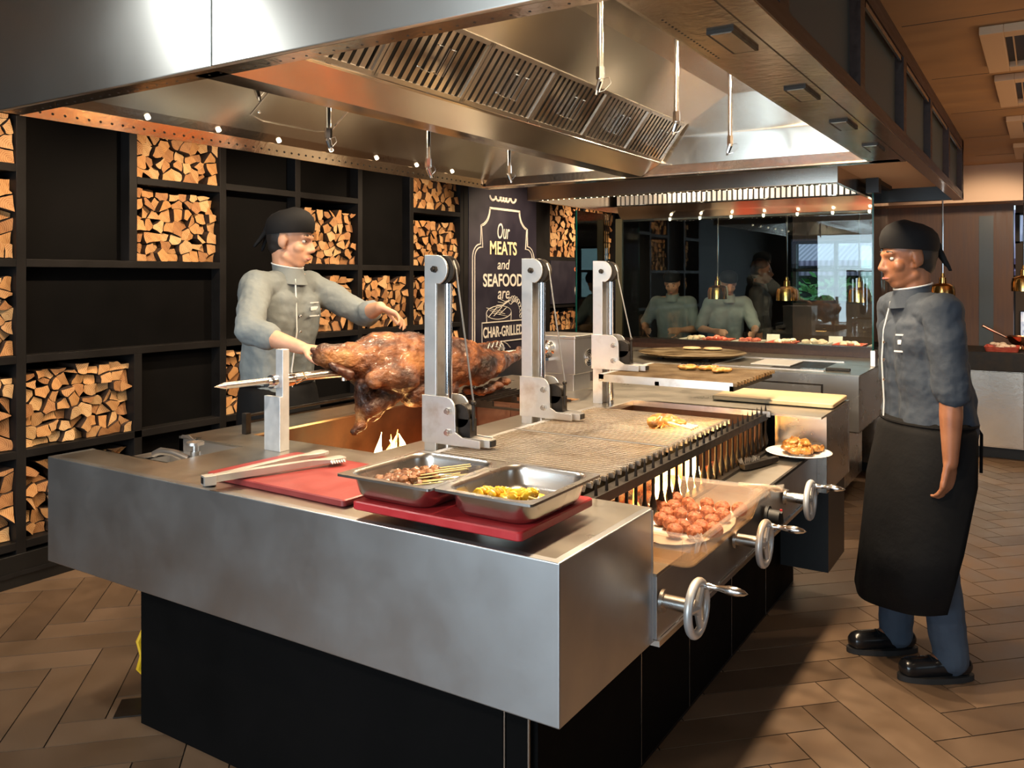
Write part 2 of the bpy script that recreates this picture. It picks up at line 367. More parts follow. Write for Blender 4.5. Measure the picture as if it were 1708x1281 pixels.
nt.links.new(tc.outputs['Object'], w.inputs[0]); c = ramp(nt, w.outputs[0], [(.2, (.14, .09, .16)), (.8, (.34, .24, .36))]); nt.links.new(c.outputs[0], b.inputs['Base Color']); M['rooftile'] = m
# split log ends, five tones
LOG = []
for k, (a, b_, c_) in enumerate([((.30, .125, .040), (.50, .25, .09), (.60, .34, .15)), ((.24, .095, .030), (.42, .19, .065), (.50, .26, .10)), ((.36, .17, .06), (.60, .34, .14), (.66, .42, .20)), ((.19, .075, .028), (.33, .145, .05), (.42, .20, .075)), ((.32, .12, .035), (.52, .24, .075), (.58, .31, .12))]):
    m, nt, b = base('log_end_%d' % k)
    tc = nt.nodes.new('ShaderNodeTexCoord'); mp = nt.nodes.new('ShaderNodeMapping'); mp.inputs['Location'].default_value = (0, .018 * (k - 2), .022 - .008 * k); mp.inputs['Scale'].default_value = (.12, 1, 1)
    w = nt.nodes.new('ShaderNodeTexWave'); w.wave_type = 'RINGS'; w.rings_direction = 'SPHERICAL'; w.inputs['Scale'].default_value = 34; w.inputs['Distortion'].default_value = 5; w.inputs['Detail'].default_value = 3
    nt.links.new(tc.outputs['Object'], mp.inputs[0]); nt.links.new(mp.outputs[0], w.inputs[0])
    n = nz(nt, 24, 4); ad = nt.nodes.new('ShaderNodeMath'); ad.operation = 'MULTIPLY_ADD'; ad.inputs[1].default_value = .45
    nt.links.new(w.outputs[1], ad.inputs[0]); nt.links.new(n.outputs[0], ad.inputs[2])
    c = ramp(nt, ad.outputs[0], [(.35, a), (.6, b_), (.85, c_)]); nt.links.new(c.outputs[0], b.inputs['Base Color']); b.inputs['Roughness'].default_value = .75
    LOG.append(m)
M['bark'] = noisy('bark', [(.3, (.018, .009, .005)), (.7, (.08, .038, .018))], 30, (.8, .95), bmp=.5)
# ---------------------------------------------------------------- room shell
ZC = 2.53
mb = MB(); mb.m = 1; mb.box(-5.0, 4.6, -4.0, 10.2, -.06, -.004); mb.m = 0
w_, n_ = .15, 4
c45 = math.sqrt(.5)
def plank(x0, y0, x1, y1):
    g = .0025
    q = [(x0 + g, y0 + g), (x1 - g, y0 + g), (x1 - g, y1 - g), (x0 + g, y1 - g)]
    q = [((a - b) * c45 - .2, (a + b) * c45) for a, b in q]
    cx = sum(p[0] for p in q) / 4; cy = sum(p[1] for p in q) / 4
    if -4.9 < cx < 4.5 and -3.8 < cy < 10.0:
        mb.add([(p[0], p[1], 0) for p in q] + [(p[0], p[1], -.006) for p in q], [(0, 1, 2, 3), (0, 4, 5, 1), (1, 5, 6, 2), (2, 6, 7, 3), (3, 7, 4, 0)])
for k in range(-80, 110):
    for j in range(-12, 13):
        x = (k + 2 * n_ * j) * w_; y = k * w_
        plank(x, y, x + n_ * w_, y + w_)
        x2 = (k + n_ + 2 * n_ * j) * w_
        plank(x2, (k + 1 - n_) * w_, x2 + w_, (k + 1) * w_)
struct('floor', mb, [M['floor'], M['grout']])
mb = MB(); mb.box(-5.0, 4.6, -4.0, 10.2, ZC, ZC + .08)
mb.m = 1
for y in (2.6, 3.66, 4.72, 5.78, 6.84, 7.9): mb.box(-.48, 4.5, y, y + .006, ZC - .001, ZC)
struct('ceiling', mb, [M['ceiling'], M['dark_wall']])
mb = MB(); mb.box(-5.0, -4.78, -4.0, 10.2, -.05, 2.6); struct('wall_left', mb, M['dark_wall'])
mb = MB(); mb.box(4.5, 4.7, -4, 10.2, -.05, 2.6); struct('wall_right', mb, M['wall'])
# wall behind the photographer with its window band
mb = MB()
mb.box(-5, -4.4, -4.1, -3.95, 0, 2.55); mb.box(1.6, 4.6, -4.1, -3.95, 0, 2.55)
mb.box(-4.4, 1.6, -4.1, -3.95, 0, .7); mb.box(-4.4, 1.6, -4.1, -3.95, 2.3, 2.55)
struct('wall_front', mb, M['wall'])
win = struct('window_3', (lambda b: [b.box(x - .03, x + .03, -4.08, -3.98, .7, 2.3) for x in (-4.4, -2.9, -1.4, .1, 1.6)] and b)(MB()), M['dark_wall'])
mb = MB(); mb.box(-4.4, 1.6, -4.04, -4.03, .7, 2.3); tag(obj('pane', mb, M['glass'], win), kind='structure')
# far wall: timber wall between two windows, beige bulkhead above it
BY = 8.9
mb = MB(); mb.box(-1.28, -.236, BY, BY + .25, 0, 2.2); mb.box(-2.2, -1.28, BY, BY + .25, 0, 1.26); mb.box(-2.2, -1.28, BY, BY + .25, 1.90, 2.5)
mb.m = 4; mb.box(-4.8, -2.2, 9.08, BY + .25, 0, 2.5); mb.m = 0
mb.m = 1; mb.box(-.509, -.393, BY - .006, BY, 0, 2.095)
mb.m = 2; mb.box(-.236, 4.6, 9.6, 9.8, 0, 1.86); mb.box(-.236, 4.6, 9.6, 9.8, 2.16, 2.5)
mb.m = 3; mb.box(-1.28, 4.6, BY - .35, BY + .25, 2.2, 2.53)
struct('wall_back', mb, [M['brown_wall'], M['slate'], M['wall'], M['beige_wall'], M['shelf_back']])
w1 = struct('window_1', (lambda b: [b.box(x - .018, x + .018, BY + .02, BY + .07, 1.26, 1.90) for x in (-2.19, -1.78, -1.42, -1.285)] + [b.box(-2.2, -1.28, BY + .02, BY + .07, z - .015, z + .015) for z in (1.275, 1.60, 1.885)] and b)(MB()), M['dark_wall'])
mb = MB(); mb.box(-2.2, -1.28, BY + .04, BY + .046, 1.26, 1.90); tag(obj('pane', mb, M['glass'], w1), kind='structure')
w2 = struct('window_2', (lambda b: [b.box(x - .02, x + .02, 9.62, 9.68, 1.86, 2.16) for x in (-.22, 1.0, 2.2)] + [b.box(-.236, 2.2, 9.62, 9.68, z - .015, z + .015) for z in (1.865, 2.155)] and b)(MB()), M['dark_wall'])
mb = MB(); mb.box(-.236, 2.2, 9.65, 9.656, 1.86, 2.16); tag(obj('pane', mb, M['glass'], w2), kind='structure')
# tiled roof and bush outside the far window
t = thing('tiled_roof', 'mauve tiled roof of the neighbouring house seen through the far window', 'roof', (-3.4, 14, 1.9))
mb = MB(); mb.prism([(13.2, 1.70), (17, 2.60), (17, 2.70), (13.2, 1.78)], 'x', -6, 0); obj('roof_slope', mb, M['rooftile'], t)
mb = MB(); mb.prism([(12.9, 1.55), (13.6, 1.62), (13.6, 1.68), (12.9, 1.61)], 'x', -6, 0); obj('lower_eave', mb, M['rooftile'], t)
mb = MB(); mb.box(-6, 0, 13.7, 13.8, -.0, 1.9); obj('house_wall', mb, M['dark_wall'], t)
mb = MB(); mb.box(-9, 3, 9.9, 18, -.06, 0); tag(obj('terrace_ground', mb, M['grout']), kind='structure')
mb = MB()
rb = random.Random(5)
for i in range(1500):
    a = rb.random() * 2 * PI; r = rb.random() ** .5; c = Vector((-2.45 + .95 * r * math.cos(a), 11.6 + .35 * math.sin(a) * r, .25 + rb.random() * (1.32 * (1 - .30 * r))))
    d = Vector((rb.uniform(-1, 1), rb.uniform(-1, 1), rb.uniform(-.3, 1))).normalized(); e = d.orthogonal().normalized() * .034
    mb.add([c, c + d * .06 + e, c + d * .15, c + d * .06 - e], [(0, 1, 2, 3)])
bt = thing('bush', 'green leafy bush outside the far window below the roof', 'bush', (-2.45, 11.6, 0))
obj('foliage', mb, M['leaf'], bt)
mb = MB()
for i in range(5): mb.cyl((-2.45 + .1 * (i - 2), 11.6, 0), (-2.45 + .25 * (i - 2), 11.6, 1.0), .02, .008, 6)
obj('stem', mb, M['bark'], bt)
# roof and shrubs added behind the photographer so the glass mirrors less bare sky
t = thing('tiled_roof', 'mauve tiled roof across the street, mirrored in the glass screen', 'roof', (-2, -8, 1.9))
mb = MB(); mb.prism([(-7.2, 1.75), (-11, 3.2), (-11, 3.3), (-7.2, 1.85)], 'x', -9, 5); obj('roof_slope', mb, M['rooftile'], t)
mb = MB(); mb.box(-9, 5, -7.7, -7.6, 0, 1.9); obj('house_wall', mb, M['dark_wall'], t)
mb = MB()
for i in range(1400):
    c = Vector((rb.uniform(-6.5, 3), -6.0 + rb.uniform(-.5, .5), rb.uniform(.2, 1.55)))
    d = Vector((rb.uniform(-1, 1), rb.uniform(-1, 1), rb.uniform(-.3, 1))).normalized(); e = d.orthogonal().normalized() * .06
    mb.add([c, c + d * .1 + e, c + d * .26, c + d * .1 - e], [(0, 1, 2, 3)])
o = obj('shrubbery', mb, M['leaf']); tag(o, 'green shrubs under the mauve roof, mirrored in the glass screen', 'shrubs', kind='stuff')
mb = MB(); mb.box(-9, 5, -12, -4.1, -.06, 0); tag(obj('street_ground', mb, M['grout']), kind='structure')
# glazed bulkhead running along the right side of the hood
bm_ = MB()
X0, X1 = -.57, -.5
bm_.box(X0, X1, 1.2, 7.0, 2.10, 2.145); bm_.box(X0, X1, 1.2, 7.0, 2.46, ZC)
for y in (1.95, 2.93, 3.92, 4.91, 5.90, 6.90): bm_.box(X0, X1, y - .04, y + .04, 2.145, 2.46)
bm_.box(X0, X1, 6.9, 7.0, 2.1, ZC)
bm_.m = 1; bm_.box(X0 + .004, X1 - .002, 1.2, 6.995, 2.096, 2.10)
for y in (2.93, 3.92, 4.91, 5.90): bm_.box(X1 - .012, X1 - .004, y + .08, y + .90, 2.435, 2.455)
tr = struct('trim_1', bm_, [M['brown_beam'], M['steel_lip']])
for y0, y1 in ((1.99, 2.89), (2.97, 3.88), (3.96, 4.87), (4.95, 5.86), (5.94, 6.86)):
    mb = MB(); mb.box(X0 + .03, X0 + .036, y0, y1, 2.145, 2.46); tag(obj('pane', mb, M['pane_dark'], tr), kind='structure')
mb = MB(); mb.box(-1.05, X0, 4.75, 7.0, 2.2, 2.215); mb.m = 1; mb.box(-1.05, X0, 6.93, 7.0, 2.1, 2.2)
struct('trim_2', mb, [M['beige_wall'], M['black']])
# ceiling air vents
vents = [(-.22, 3.83, 4.57), (-.208, 4.78, 5.53), (-.2, 6.05, 6.80), (-.195, 7.3, 8.02)]
vn = ['nearest the photographer', 'second along the row', 'third along the row', 'farthest along the row']
for (x, y0, y1), w in zip(vents, vn):
    t = thing('ceiling_vent', 'square ceiling air vent with pale frame, ' + w, 'vent', (x + .3, (y0 + y1) / 2, ZC - .03), 'air vents in the plywood ceiling')
    x1 = x + .62
    mb = MB(); f = .085
    mb.box(x, x + f, y0, y1, ZC - .035, ZC - .001); mb.box(x1 - f, x1, y0, y1, ZC - .035, ZC - .001); mb.box(x + f, x1 - f, y0, y0 + f, ZC - .035, ZC - .001); mb.box(x + f, x1 - f, y1 - f, y1, ZC - .035, ZC - .001)
    obj('frame', mb, M['white_frame'], t, bevel=.003)
    mb = MB(); mb.box(x + f, x1 - f, y0 + f, y1 - f, ZC - .008, ZC - .002); obj('backing', mb, M['black'], t)
    k = 0; xx = x + f + .03
    while xx < x1 - f - .02:
        mb = MB(); mb.box(xx - .002, xx + .002, y0 + f, y1 - f, ZC - .03, ZC - .008); obj('slat', mb, M['white_frame'], t); xx += .042
# ---------------------------------------------------------------- log wall
XF = -4.28
t = thing('log_shelf', 'tall black shelving wall with square bins of firewood', 'shelf', (-4.5, 5.5, 0))
UP = .024
def upright(y, z0, z1):
    mb = MB(); mb.box(-4.74, XF, y - UP, y + UP, z0, z1); obj('upright', mb, M['shelf'], t, bevel=.002)
def board(y0, y1, z):
    mb = MB(); mb.box(-4.74, XF, y0, y1, z - .02, z + .02); obj('shelf_board', mb, M['shelf'], t, bevel=.002)
def panel(y0, y1, z0, z1, x=-4.36):
    mb = MB(); mb.box(x - .02, x, y0, y1, z0, z1); obj('infill_panel', mb, M['black_panel'], t)
for y in (1.6, 2.205, 3.415, 4.03, 4.645, 5.245, 5.93, 7.45, 8.24, 9.03): upright(y, .15, 2.5)
upright(2.81, 1.62, 2.5); upright(2.84, .22, 1.10)
ZR = (.20, .65, 1.12, 1.60, 2.07)
for a, b in ((1.624, 2.181),): 
    for z in ZR: board(a, b, z)
for z in (.20, .65, 1.12, 1.60): board(2.229, 3.391, z)
board(2.834, 3.391, 2.07)
for a, b, zs in ((3.439, 4.006, (.2, .65, 1.12, 2.09)), (4.054, 4.621, (.2, .65, 1.12, 1.60, 2.09)), (4.669, 5.221, (.2, .65, 1.12, 1.60)), (5.269, 5.906, (.2, .65, 1.12, 1.60, 2.07)), (7.474, 8.216, (.2, .95, 1.23, 1.72)), (8.264, 9.006, (.2, .95, 1.23, 1.72))):
    for z in zs: board(a, b, z)
panel(2.229, 2.786, 1.62, 2.5); panel(2.229, 3.391, 1.14, 1.58); panel(2.864, 3.391, .22, 1.10)
panel(3.439, 4.006, 1.14, 2.07); panel(3.439, 4.006, 2.11, 2.5); panel(4.054, 4.621, 2.11, 2.5); panel(4.669, 5.221, 1.62, 2.5)
panel(4.054, 4.621, .22, 1.1); panel(4.669, 5.221, .22, 1.1); panel(3.439, 4.006, .22, .63)
panel(7.474, 9.006, .22, .93); panel(5.269, 5.906, .22, .63)
mb = MB(); mb.box(-4.76, -4.74, 1.6, 9.1, .15, 2.5); obj('back_panel', mb, M['shelf_back'], t)
mb = MB(); mb.box(-4.74, XF + .004, 1.6, 9.06, 0, .16); obj('plinth', mb, M['black'], t, bevel=.002)
mb = MB(); mb.box(XF - .02, XF + .012, 1.6, 9.06, .055, .075); obj('plinth_trim', mb, M['shelf'], t)
# firewood: (y0, y1, z0, z1, individual, where)
BINS = [
 (2.02, 2.181, 2.09, 2.40, 1, 'left end bin under the ceiling'),
 (2.02, 2.181, 1.62, 2.03, 1, 'second bin down at left wall end'),
 (2.02, 2.181, 1.14, 1.54, 1, 'middle bin at left wall end'),
 (2.02, 2.181, .67, 1.06, 1, 'fourth bin down at left wall end'),
 (2.02, 2.181, .22, .60, 1, 'bottom bin at left wall end'),
 (2.834, 3.391, 2.09, 2.40, 1, 'bin touching the hood rim'),
 (2.834, 3.391, 1.62, 2.035, 1, "bin left of cook's cap"),
 (2.229, 2.816, .67, 1.075, 1, 'bin above the sink end'),
 (2.229, 2.816, .22, .61, 1, 'bottom bin beside the counter'),
 (3.439, 4.006, .67, 1.085, 1, 'low bin behind spit point'),
 (4.054, 4.621, 1.62, 2.02, 0, ''), (4.054, 4.621, 1.14, 1.55, 0, ''), (4.669, 5.221, 1.14, 1.55, 0, ''),
 (5.269, 5.906, 2.09, 2.40, 0, ''), (5.269, 5.906, 1.62, 2.0, 0, ''), (5.269, 5.906, 1.14, 1.55, 0, ''), (5.269, 5.906, .67, 1.07, 0, ''),
 (7.474, 8.216, 1.74, 2.3, 0, ''), (8.264, 9.006, 1.74, 2.3, 0, ''), (7.474, 8.216, .97, 1.20, 0, ''), (8.264, 9.006, .97, 1.20, 0, '')]
def clip(poly, nx, ny, d):
    out = []
    for i in range(len(poly)):
        a = poly[i]; b = poly[(i + 1) % len(poly)]
        da = a[0] * nx + a[1] * ny - d; db = b[0] * nx + b[1] * ny - d
        if da <= 0: out.append(a)
        if da * db < 0: s = da / (da - db); out.append((a[0] + (b[0] - a[0]) * s, a[1] + (b[1] - a[1]) * s))
    return out
rl = random.Random(11)
def bin_cells(y0, y1, z0, z1, pitch=.0655):
    rows = max(2, round((z1 - z0) / (pitch * .93))); pts = []
    for r in range(rows):
        nc = max(2, round((y1 - y0) / (pitch * rl.uniform(.9, 1.12))))
        for c in range(nc):
            pts.append((y0 + (y1 - y0) * (c + .5 + rl.uniform(-.36, .36)) / nc, z0 + (z1 - z0) * (r + .5 + rl.uniform(-.40, .40)) / rows, r, c, rows, nc))
    res = []
    for p in pts:
        poly = [(y0, z0), (y1, z0), (y1, z1), (y0, z1)]
        for q in pts:
            if q is p: continue
            nx, ny = q[0] - p[0], q[1] - p[1]
            if nx * nx + ny * ny > .06: continue
            d = (nx * (p[0] + q[0]) + ny * (p[1] + q[1])) / 2
            poly = clip(poly, nx, ny, d)
            if len(poly) < 3: break
        if len(poly) < 3: continue
        cx = sum(a for a, b in poly) / len(poly); cy = sum(b for a, b in poly) / len(poly)
        # shrink, drop a corner now and then, bulge one bark edge
        s = rl.uniform(.86, .97); poly = [(cx + (a - cx) * s, cy + (b - cy) * s) for a, b in poly]
        if p[2] == p[4] - 1:
            cutz = z1 - rl.uniform(.0, .035); poly = [(a, min(b, cutz)) for a, b in poly]
        if len(poly) > 4 and rl.random() < .5: del poly[rl.randrange(len(poly))]
        k = rl.randrange(len(poly)); out = []
        for i, a in enumerate(poly):
            out.append(a)
            b = poly[(i + 1) % len(poly)]; mx, my = (a[0] + b[0]) / 2, (a[1] + b[1]) / 2
            L = math.hypot(b[0] - a[0], b[1] - a[1]); nx, ny = (b[1] - a[1]) / (L + 1e-9), -(b[0] - a[0]) / (L + 1e-9)
            if i == k and L > .025:
                for tt, hh in ((.25, .75), (.5, 1), (.75, .75)):
                    out.append((a[0] + (b[0] - a[0]) * tt + nx * hh * min(.006, L * .12), a[1] + (b[1] - a[1]) * tt + ny * hh * min(.006, L * .12)))
            elif L > .03: out.append((mx + nx * rl.uniform(-.004, .001), my + ny * rl.uniform(-.004, .001)))
        res.append((out, cx, cy, p[2], p[3], p[4], p[5]))
    return res
def log_mesh(mb, poly, xf, xb, tl):
    n = len(poly); cx = sum(a for a, b in poly) / n; cy = sum(b for a, b in poly) / n
    vs = [(xf + tl[0] * (a - cx) + tl[1] * (b - cy), a, b) for a, b in poly] + [(xb, a, b) for a, b in poly]
    m0 = mb.m
    mb.m = 0; b0 = len(mb.v); mb.add(vs, [tuple(range(n))]); mb.m = 5 if len(mb.mats_) > 2 else 1
    mb.f += [[b0 + i, b0 + (i + 1) % n, b0 + n + (i + 1) % n, b0 + n + i] for i in range(n)] + [[b0 + i for i in range(2 * n - 1, n - 1, -1)]]
    mb.mi += [mb.m] * (n + 1); return b0
ORD = ['first', 'second', 'third', 'fourth', 'fifth', 'sixth', 'seventh', 'eighth', 'ninth', 'tenth', 'eleventh']
far = MB(); far.mats_ = [0] * 6; n_logs = 0
for (y0, y1, z0, z1, ind, where) in BINS:
    for poly, cx, cy, r, c, nr, nc in bin_cells(y0, y1, z0, z1):
        xf = XF - .015 - rl.random() * .06; tl = (rl.uniform(-.25, .25), rl.uniform(-.25, .25)); tone = rl.randrange(5)
        if ind and n_logs < 300:
            n_logs += 1
            mb = MB(); mb.mats_ = [0, 0]; log_mesh(mb, poly, xf, xf - .3, tl)
            o = obj('split_log', mb, [LOG[tone], M['bark']], at=(xf, cx, cy))
            rowtxt = 'bottom row' if r == 0 else ('top row' if r == nr - 1 else ORD[r] + ' row')
            tag(o, 'split log, %s from left in %s of %s' % (ORD[c], rowtxt, where), 'firewood', 'split firewood in the ' + where)
        else:
            b0 = log_mesh(far, poly, xf, xf - .3, tl)
            n = len(poly)
            far.mi[-(n + 2)] = tone
o = obj('stacked_firewood', far, LOG + [M['bark']])
tag(o, 'split firewood filling the bins behind the cook and past the sign', 'firewood', kind='stuff')
# ---------------------------------------------------------------- signs
def text_mesh(body, shear=0.0, bold=0.0):
    cu = bpy.data.curves.new('lettering', 'FONT'); cu.body = body; cu.size = 1; cu.extrude = .02; cu.shear = shear; cu.offset = bold; cu.resolution_u = 4
    o = bpy.data.objects.new('lettering', cu); C.objects.link(o); bpy.context.view_layer.update()
    me = bpy.data.meshes.new_from_object(o.evaluated_get(bpy.context.evaluated_depsgraph_get()))
    vs = [v.co.copy() for v in me.vertices]; fs = [tuple(p.vertices) for p in me.polygons]
    bpy.data.objects.remove(o); bpy.data.curves.remove(cu); bpy.data.meshes.remove(me)
    return vs, fs
def put_text(name, body, parent, mat, x, yc, w, z0, z1, shear=0, bold=0):   # on a wall that faces +x
    vs, fs = text_mesh(body, shear, bold)
    ax = min(v.x for v in vs); bx = max(v.x for v in vs); ay = min(v.y for v in vs); by = max(v.y for v in vs)
    mb = MB(); mb.add([(x + v.z * .1, yc - w / 2 + (v.x - ax) / (bx - ax) * w, z0 + (v.y - ay) / (by - ay) * (z1 - z0)) for v in vs], fs)
    return obj(name, mb, mat, parent)
SX = -4.27
t = thing('menu_sign', 'tall dark sign reading Our MEATS and SEAFOOD are CHAR-GRILLED', 'sign', (SX - .02, 6.6, 1.5))
mb = MB(); mb.box(SX - .03, SX, 6.02, 7.18, .16, 2.5); obj('sign_board', mb, M['sign'], t)
mb = MB()
for a, b in ((5.955, 6.018), (7.182, 7.42)): mb.box(-4.5, XF + .004, a, b, .16, 2.5)
mb.box(SX - .06, SX - .03, 6.0, 7.2, .16, 2.5); obj('sign_frame', mb, M['shelf'], t)
for b_, z0, z1, w, m_, sh, bo in (('Our', 1.885, 2.03, .21, 'chalk', .2, 0), ('MEATS', 1.735, 1.862, .46, 'chalk_y', 0, .02), ('and', 1.60, 1.695, .21, 'chalk', .2, 0), ('SEAFOOD', 1.44, 1.56, .68, 'chalk', 0, .02), ('are', 1.325, 1.40, .20, 'chalk', .2, 0), ('CHAR-GRILLED', .975, 1.075, .68, 'chalk', 0, .02)):
    put_text('lettering', b_, t, M[m_], SX + .001, 6.58, w, z0, z1, sh, bo)
mb = MB()   # rim of the lettering cut off by the hood
for k, (yy, ww) in enumerate(((6.39, .05), (6.48, .045), (6.54, .03), (6.59, .03), (6.64, .035), (6.74, .045))):
    mb.tube([(SX + .004, yy + ww * math.cos(a) , 2.275 + .04 * math.sin(a) ) for a in [PI + PI * i / 8 for i in range(9)]], .011, 6)
obj('scroll_lettering', mb, M['chalk'], t)
def borderpath(d):
    def arc(cy, cz, r, a0, a1): return [(cy + r * math.cos(R(a0 + (a1 - a0) * i / 8)), cz + r * math.sin(R(a0 + (a1 - a0) * i / 8))) for i in range(9)]
    L = [(6.33 + d, 2.165 - d)] + [(6.19 + d, 1.99)] + []
    L = arc(6.17 + d * .3, 2.165 - d * .3, .17, 0, -80) + [(6.195 + d, 1.83 - d)] + arc(6.195 + d * .2, 1.70, .125 - d * .8, 90, 180) + arc(6.20, .80, .13 - d, 180, 270)
    Rr = [(2 * 6.60 - y, z) for y, z in reversed(L)]
    return L + Rr
mb = MB()
for d in (0, .035):
    P_ = borderpath(d); mb.tube([(SX + .003, y, z) for y, z in P_], .0055, 6, closed=True)
obj('border_line', mb, M['chalk'], t)
mb = MB()
q = [(6.22, .93), (6.94, .93), (6.94, 1.115), (6.22, 1.115)]; mb.tube([(SX + .003, y, z) for y, z in q], .007, 4, closed=True)
obj('text_box', mb, M['chalk'], t)
mb = MB()
cy, cz = 6.50, 1.20
mb.tube([(SX + .003, cy + .21 * math.cos(2 * PI * i / 28), cz + .062 * math.sin(2 * PI * i / 28)) for i in range(28)], .0035, 5, closed=True)
for s in (-1, 0, 1):
    mb.tube([(SX + .003, cy + s * .09 - .09, cz - .03 + .01 * s), (SX + .003, cy + s * .09 + .05, cz + .05)], .003, 4)
    mb.tube([(SX + .003, cy - .16 + .05 * s, cz + .025 - .025 * s), (SX + .003, cy + .10 + .05 * s, cz - .015 - .025 * s)], .003, 4)
mb.tube([(SX + .003, cy - .21, cz), (SX + .003, cy - .205, 1.12)], .004, 4); mb.tube([(SX + .003, cy + .21, cz), (SX + .003, cy + .205, 1.12)], .004, 4)
obj('steak_drawing', mb, M['chalk'], t)
mb = MB()
for i in range(9):   # prawn: banded arc with whiskers
    a = R(120 - i * 17); r = .12
    c = (SX + .003, 6.76 + r * math.cos(a) , 1.19 + r * math.sin(a) * 1.1)
    rr = .034 - i * .0022
    mb.tube([(c[0], c[1] + rr * math.cos(a + q_), c[2] + rr * math.sin(a + q_)) for q_ in [2 * PI * j / 8 for j in range(8)]], .0035, 4, closed=True)
for k in range(4): mb.tube([(SX + .003, 6.69, 1.31), (SX + .003, 6.60 - .02 * k, 1.30 - .015 * k), (SX + .003, 6.50 - .02 * k, 1.33 - .03 * k)], .003, 4)
obj('prawn_drawing', mb, M['chalk'], t)
mb = MB(); mb.tube([(SX + .003, 6.53 + .047 * math.cos(2 * PI * i / 20), .85 + .062 * math.sin(2 * PI * i / 20)) for i in range(20)], .009, 5, closed=True)
mb.tube([(SX + .003, 6.53 + .018 * math.cos(2 * PI * i / 20), .85 + .036 * math.sin(2 * PI * i / 20)) for i in range(16)], .004, 5)
obj('round_badge', mb, M['chalk'], t)
mb = MB()
for d in (0, .03): mb.tube([(SX + .003, 7.04 + (.11 - d) * math.cos(R(a)), .62 + (.14 - d) * math.sin(R(a))) for a in range(60, 250, 15)], .0055, 5)
obj('corner_scroll', mb, M['chalk'], t)
t = thing('grilling_sign', 'small purple-black sign with orange GRILLING heading between the firewood bins', 'sign', (SX, 8.2, 1.47))
mb = MB(); mb.box(SX - .03, SX, 7.474, 9.006, 1.25, 1.70); obj('sign_board', mb, M['sign'], t)
put_text('lettering', 'GRILLING', t, M['orange_text'], SX + .001, 8.25, .55, 1.585, 1.64, 0, .02)
mb = MB(); mb.box(SX, SX + .003, 8.1, 8.42, 1.535, 1.565); obj('text_bar', mb, M['orange_text'], t)
mb = MB(); mb.box(SX, SX + .003, 8.12, 8.44, 1.498, 1.505); obj('text_rule', mb, M['chalk'], t)
mb = MB()
for k in range(4): mb.tube([(SX + .003, 8.14 + (.15 - .035 * k) * math.cos(2 * PI * i / 18), 1.38 + (.095 - .02 * k) * math.sin(2 * PI * i / 18)) for i in range(18)], .007, 5, closed=True)
obj('round_drawing', mb, M['chalk'], t)

# ---------------------------------------------------------------- main extraction hood
HX0, HX1, HY0, HY1, HZ = -3.06, -.575, 1.48, 4.52, 2.10
t = thing('extraction_hood', 'huge stainless steel hood hanging over the grill island', 'hood', (-1.8, 3.0, 2.1))
for a, b in ((HX0, -1.907), (-1.902, HX1)):
    mb = MB(); mb.box(a, b, HY0, HY0 + .02, HZ, ZC); obj('front_skirt', mb, M['steel_hoodfront'], t, bevel=.003)
mb = MB(); mb.box(HX0, HX1, HY0 + .02, HY0 + .085, HZ, HZ + .012)
mb.m = 1
for i in range(48):
    x = -2.9 + i * .048; mb.cyl((x, HY0 + .06, HZ - .0008), (x, HY0 + .06, HZ + .001), .0035, n=8)
obj('front_flange', mb, [M['steel_lip'], M['black']], t)
mb = MB(); mb.box(HX0, HX0 + .02, HY0 + .02, HY1, HZ, ZC); obj('side_skirt', mb, M['steel_hood'], t)
mb = MB(); mb.box(HX0, HX1, HY1, HY1 + .02, HZ, ZC); obj('far_skirt', mb, M['steel_hood'], t)
def holes(mb, pts, ax, r=.0045):
    for p in pts:
        d = {'x': (.002, 0, 0), 'y': (0, -.002, 0)}[ax]
        mb.cyl(p, (p[0] + d[0], p[1] + d[1], p[2]), r, n=8)
# left gutter: perforated band, tilted flange with lamps
mb = MB(); mb.slab([(-3.04, HY0 + .08, HZ), (-3.04, HY1, HZ), (-3.0, HY1, HZ + .048), (-3.0, HY0 + .08, HZ + .048)], .004)
mb.m = 1
ang = math.atan2(.048, .04)
for i in range(64):
    y = 1.62 + i * .0455; mb.cyl((-3.022, y, HZ + .02), (-3.0175, y, HZ + .016), .0042, n=8)
obj('perforated_gutter', mb, [M['steel_lip'], M['black']], t)
mb = MB(); mb.slab([(-3.0, HY0 + .02, HZ + .048), (-3.0, HY1, HZ + .048), (-2.955, HY1, HZ + .078), (-2.955, HY0 + .02, HZ + .078)], .003); obj('gutter_flange', mb, M['steel_lip'], t)
for i in range(8):
    y = 1.68 + i * .335
    mb = MB(); mb.cyl((-2.978, y, HZ + .0625), (-2.972, y, HZ + .0535), .010, n=16); obj('lamp', mb, M['lamp'], t)
mb = MB(); mb.slab([(-2.955, HY0 + .02, HZ + .078), (-2.955, HY1, HZ + .078), (-2.50, HY1, ZC - .02), (-2.50, HY0 + .02, ZC - .02)], .003); obj('slope_panel', mb, M['steel_hood'], t)
# hatch on the left slope
sl = lambda f: (-2.955 + .455 * f, HZ + .078 + .332 * f)
hp = MB()
pts = [(2.52, .12), (2.44, .16), (2.44, .62), (2.92, .62), (2.92, .16), (2.84, .12)]
hp.tube([(sl(f)[0] + .004, y, sl(f)[1] - .004) for y, f in pts], .0025, 6, closed=True)
for y, f in ((2.47, .2), (2.47, .5), (2.89, .2), (2.89, .5)): hp.ell((sl(f)[0] + .004, y, sl(f)[1] - .004), .007, nu=8, nv=6)
obj('hatch', hp, M['steel'], t)
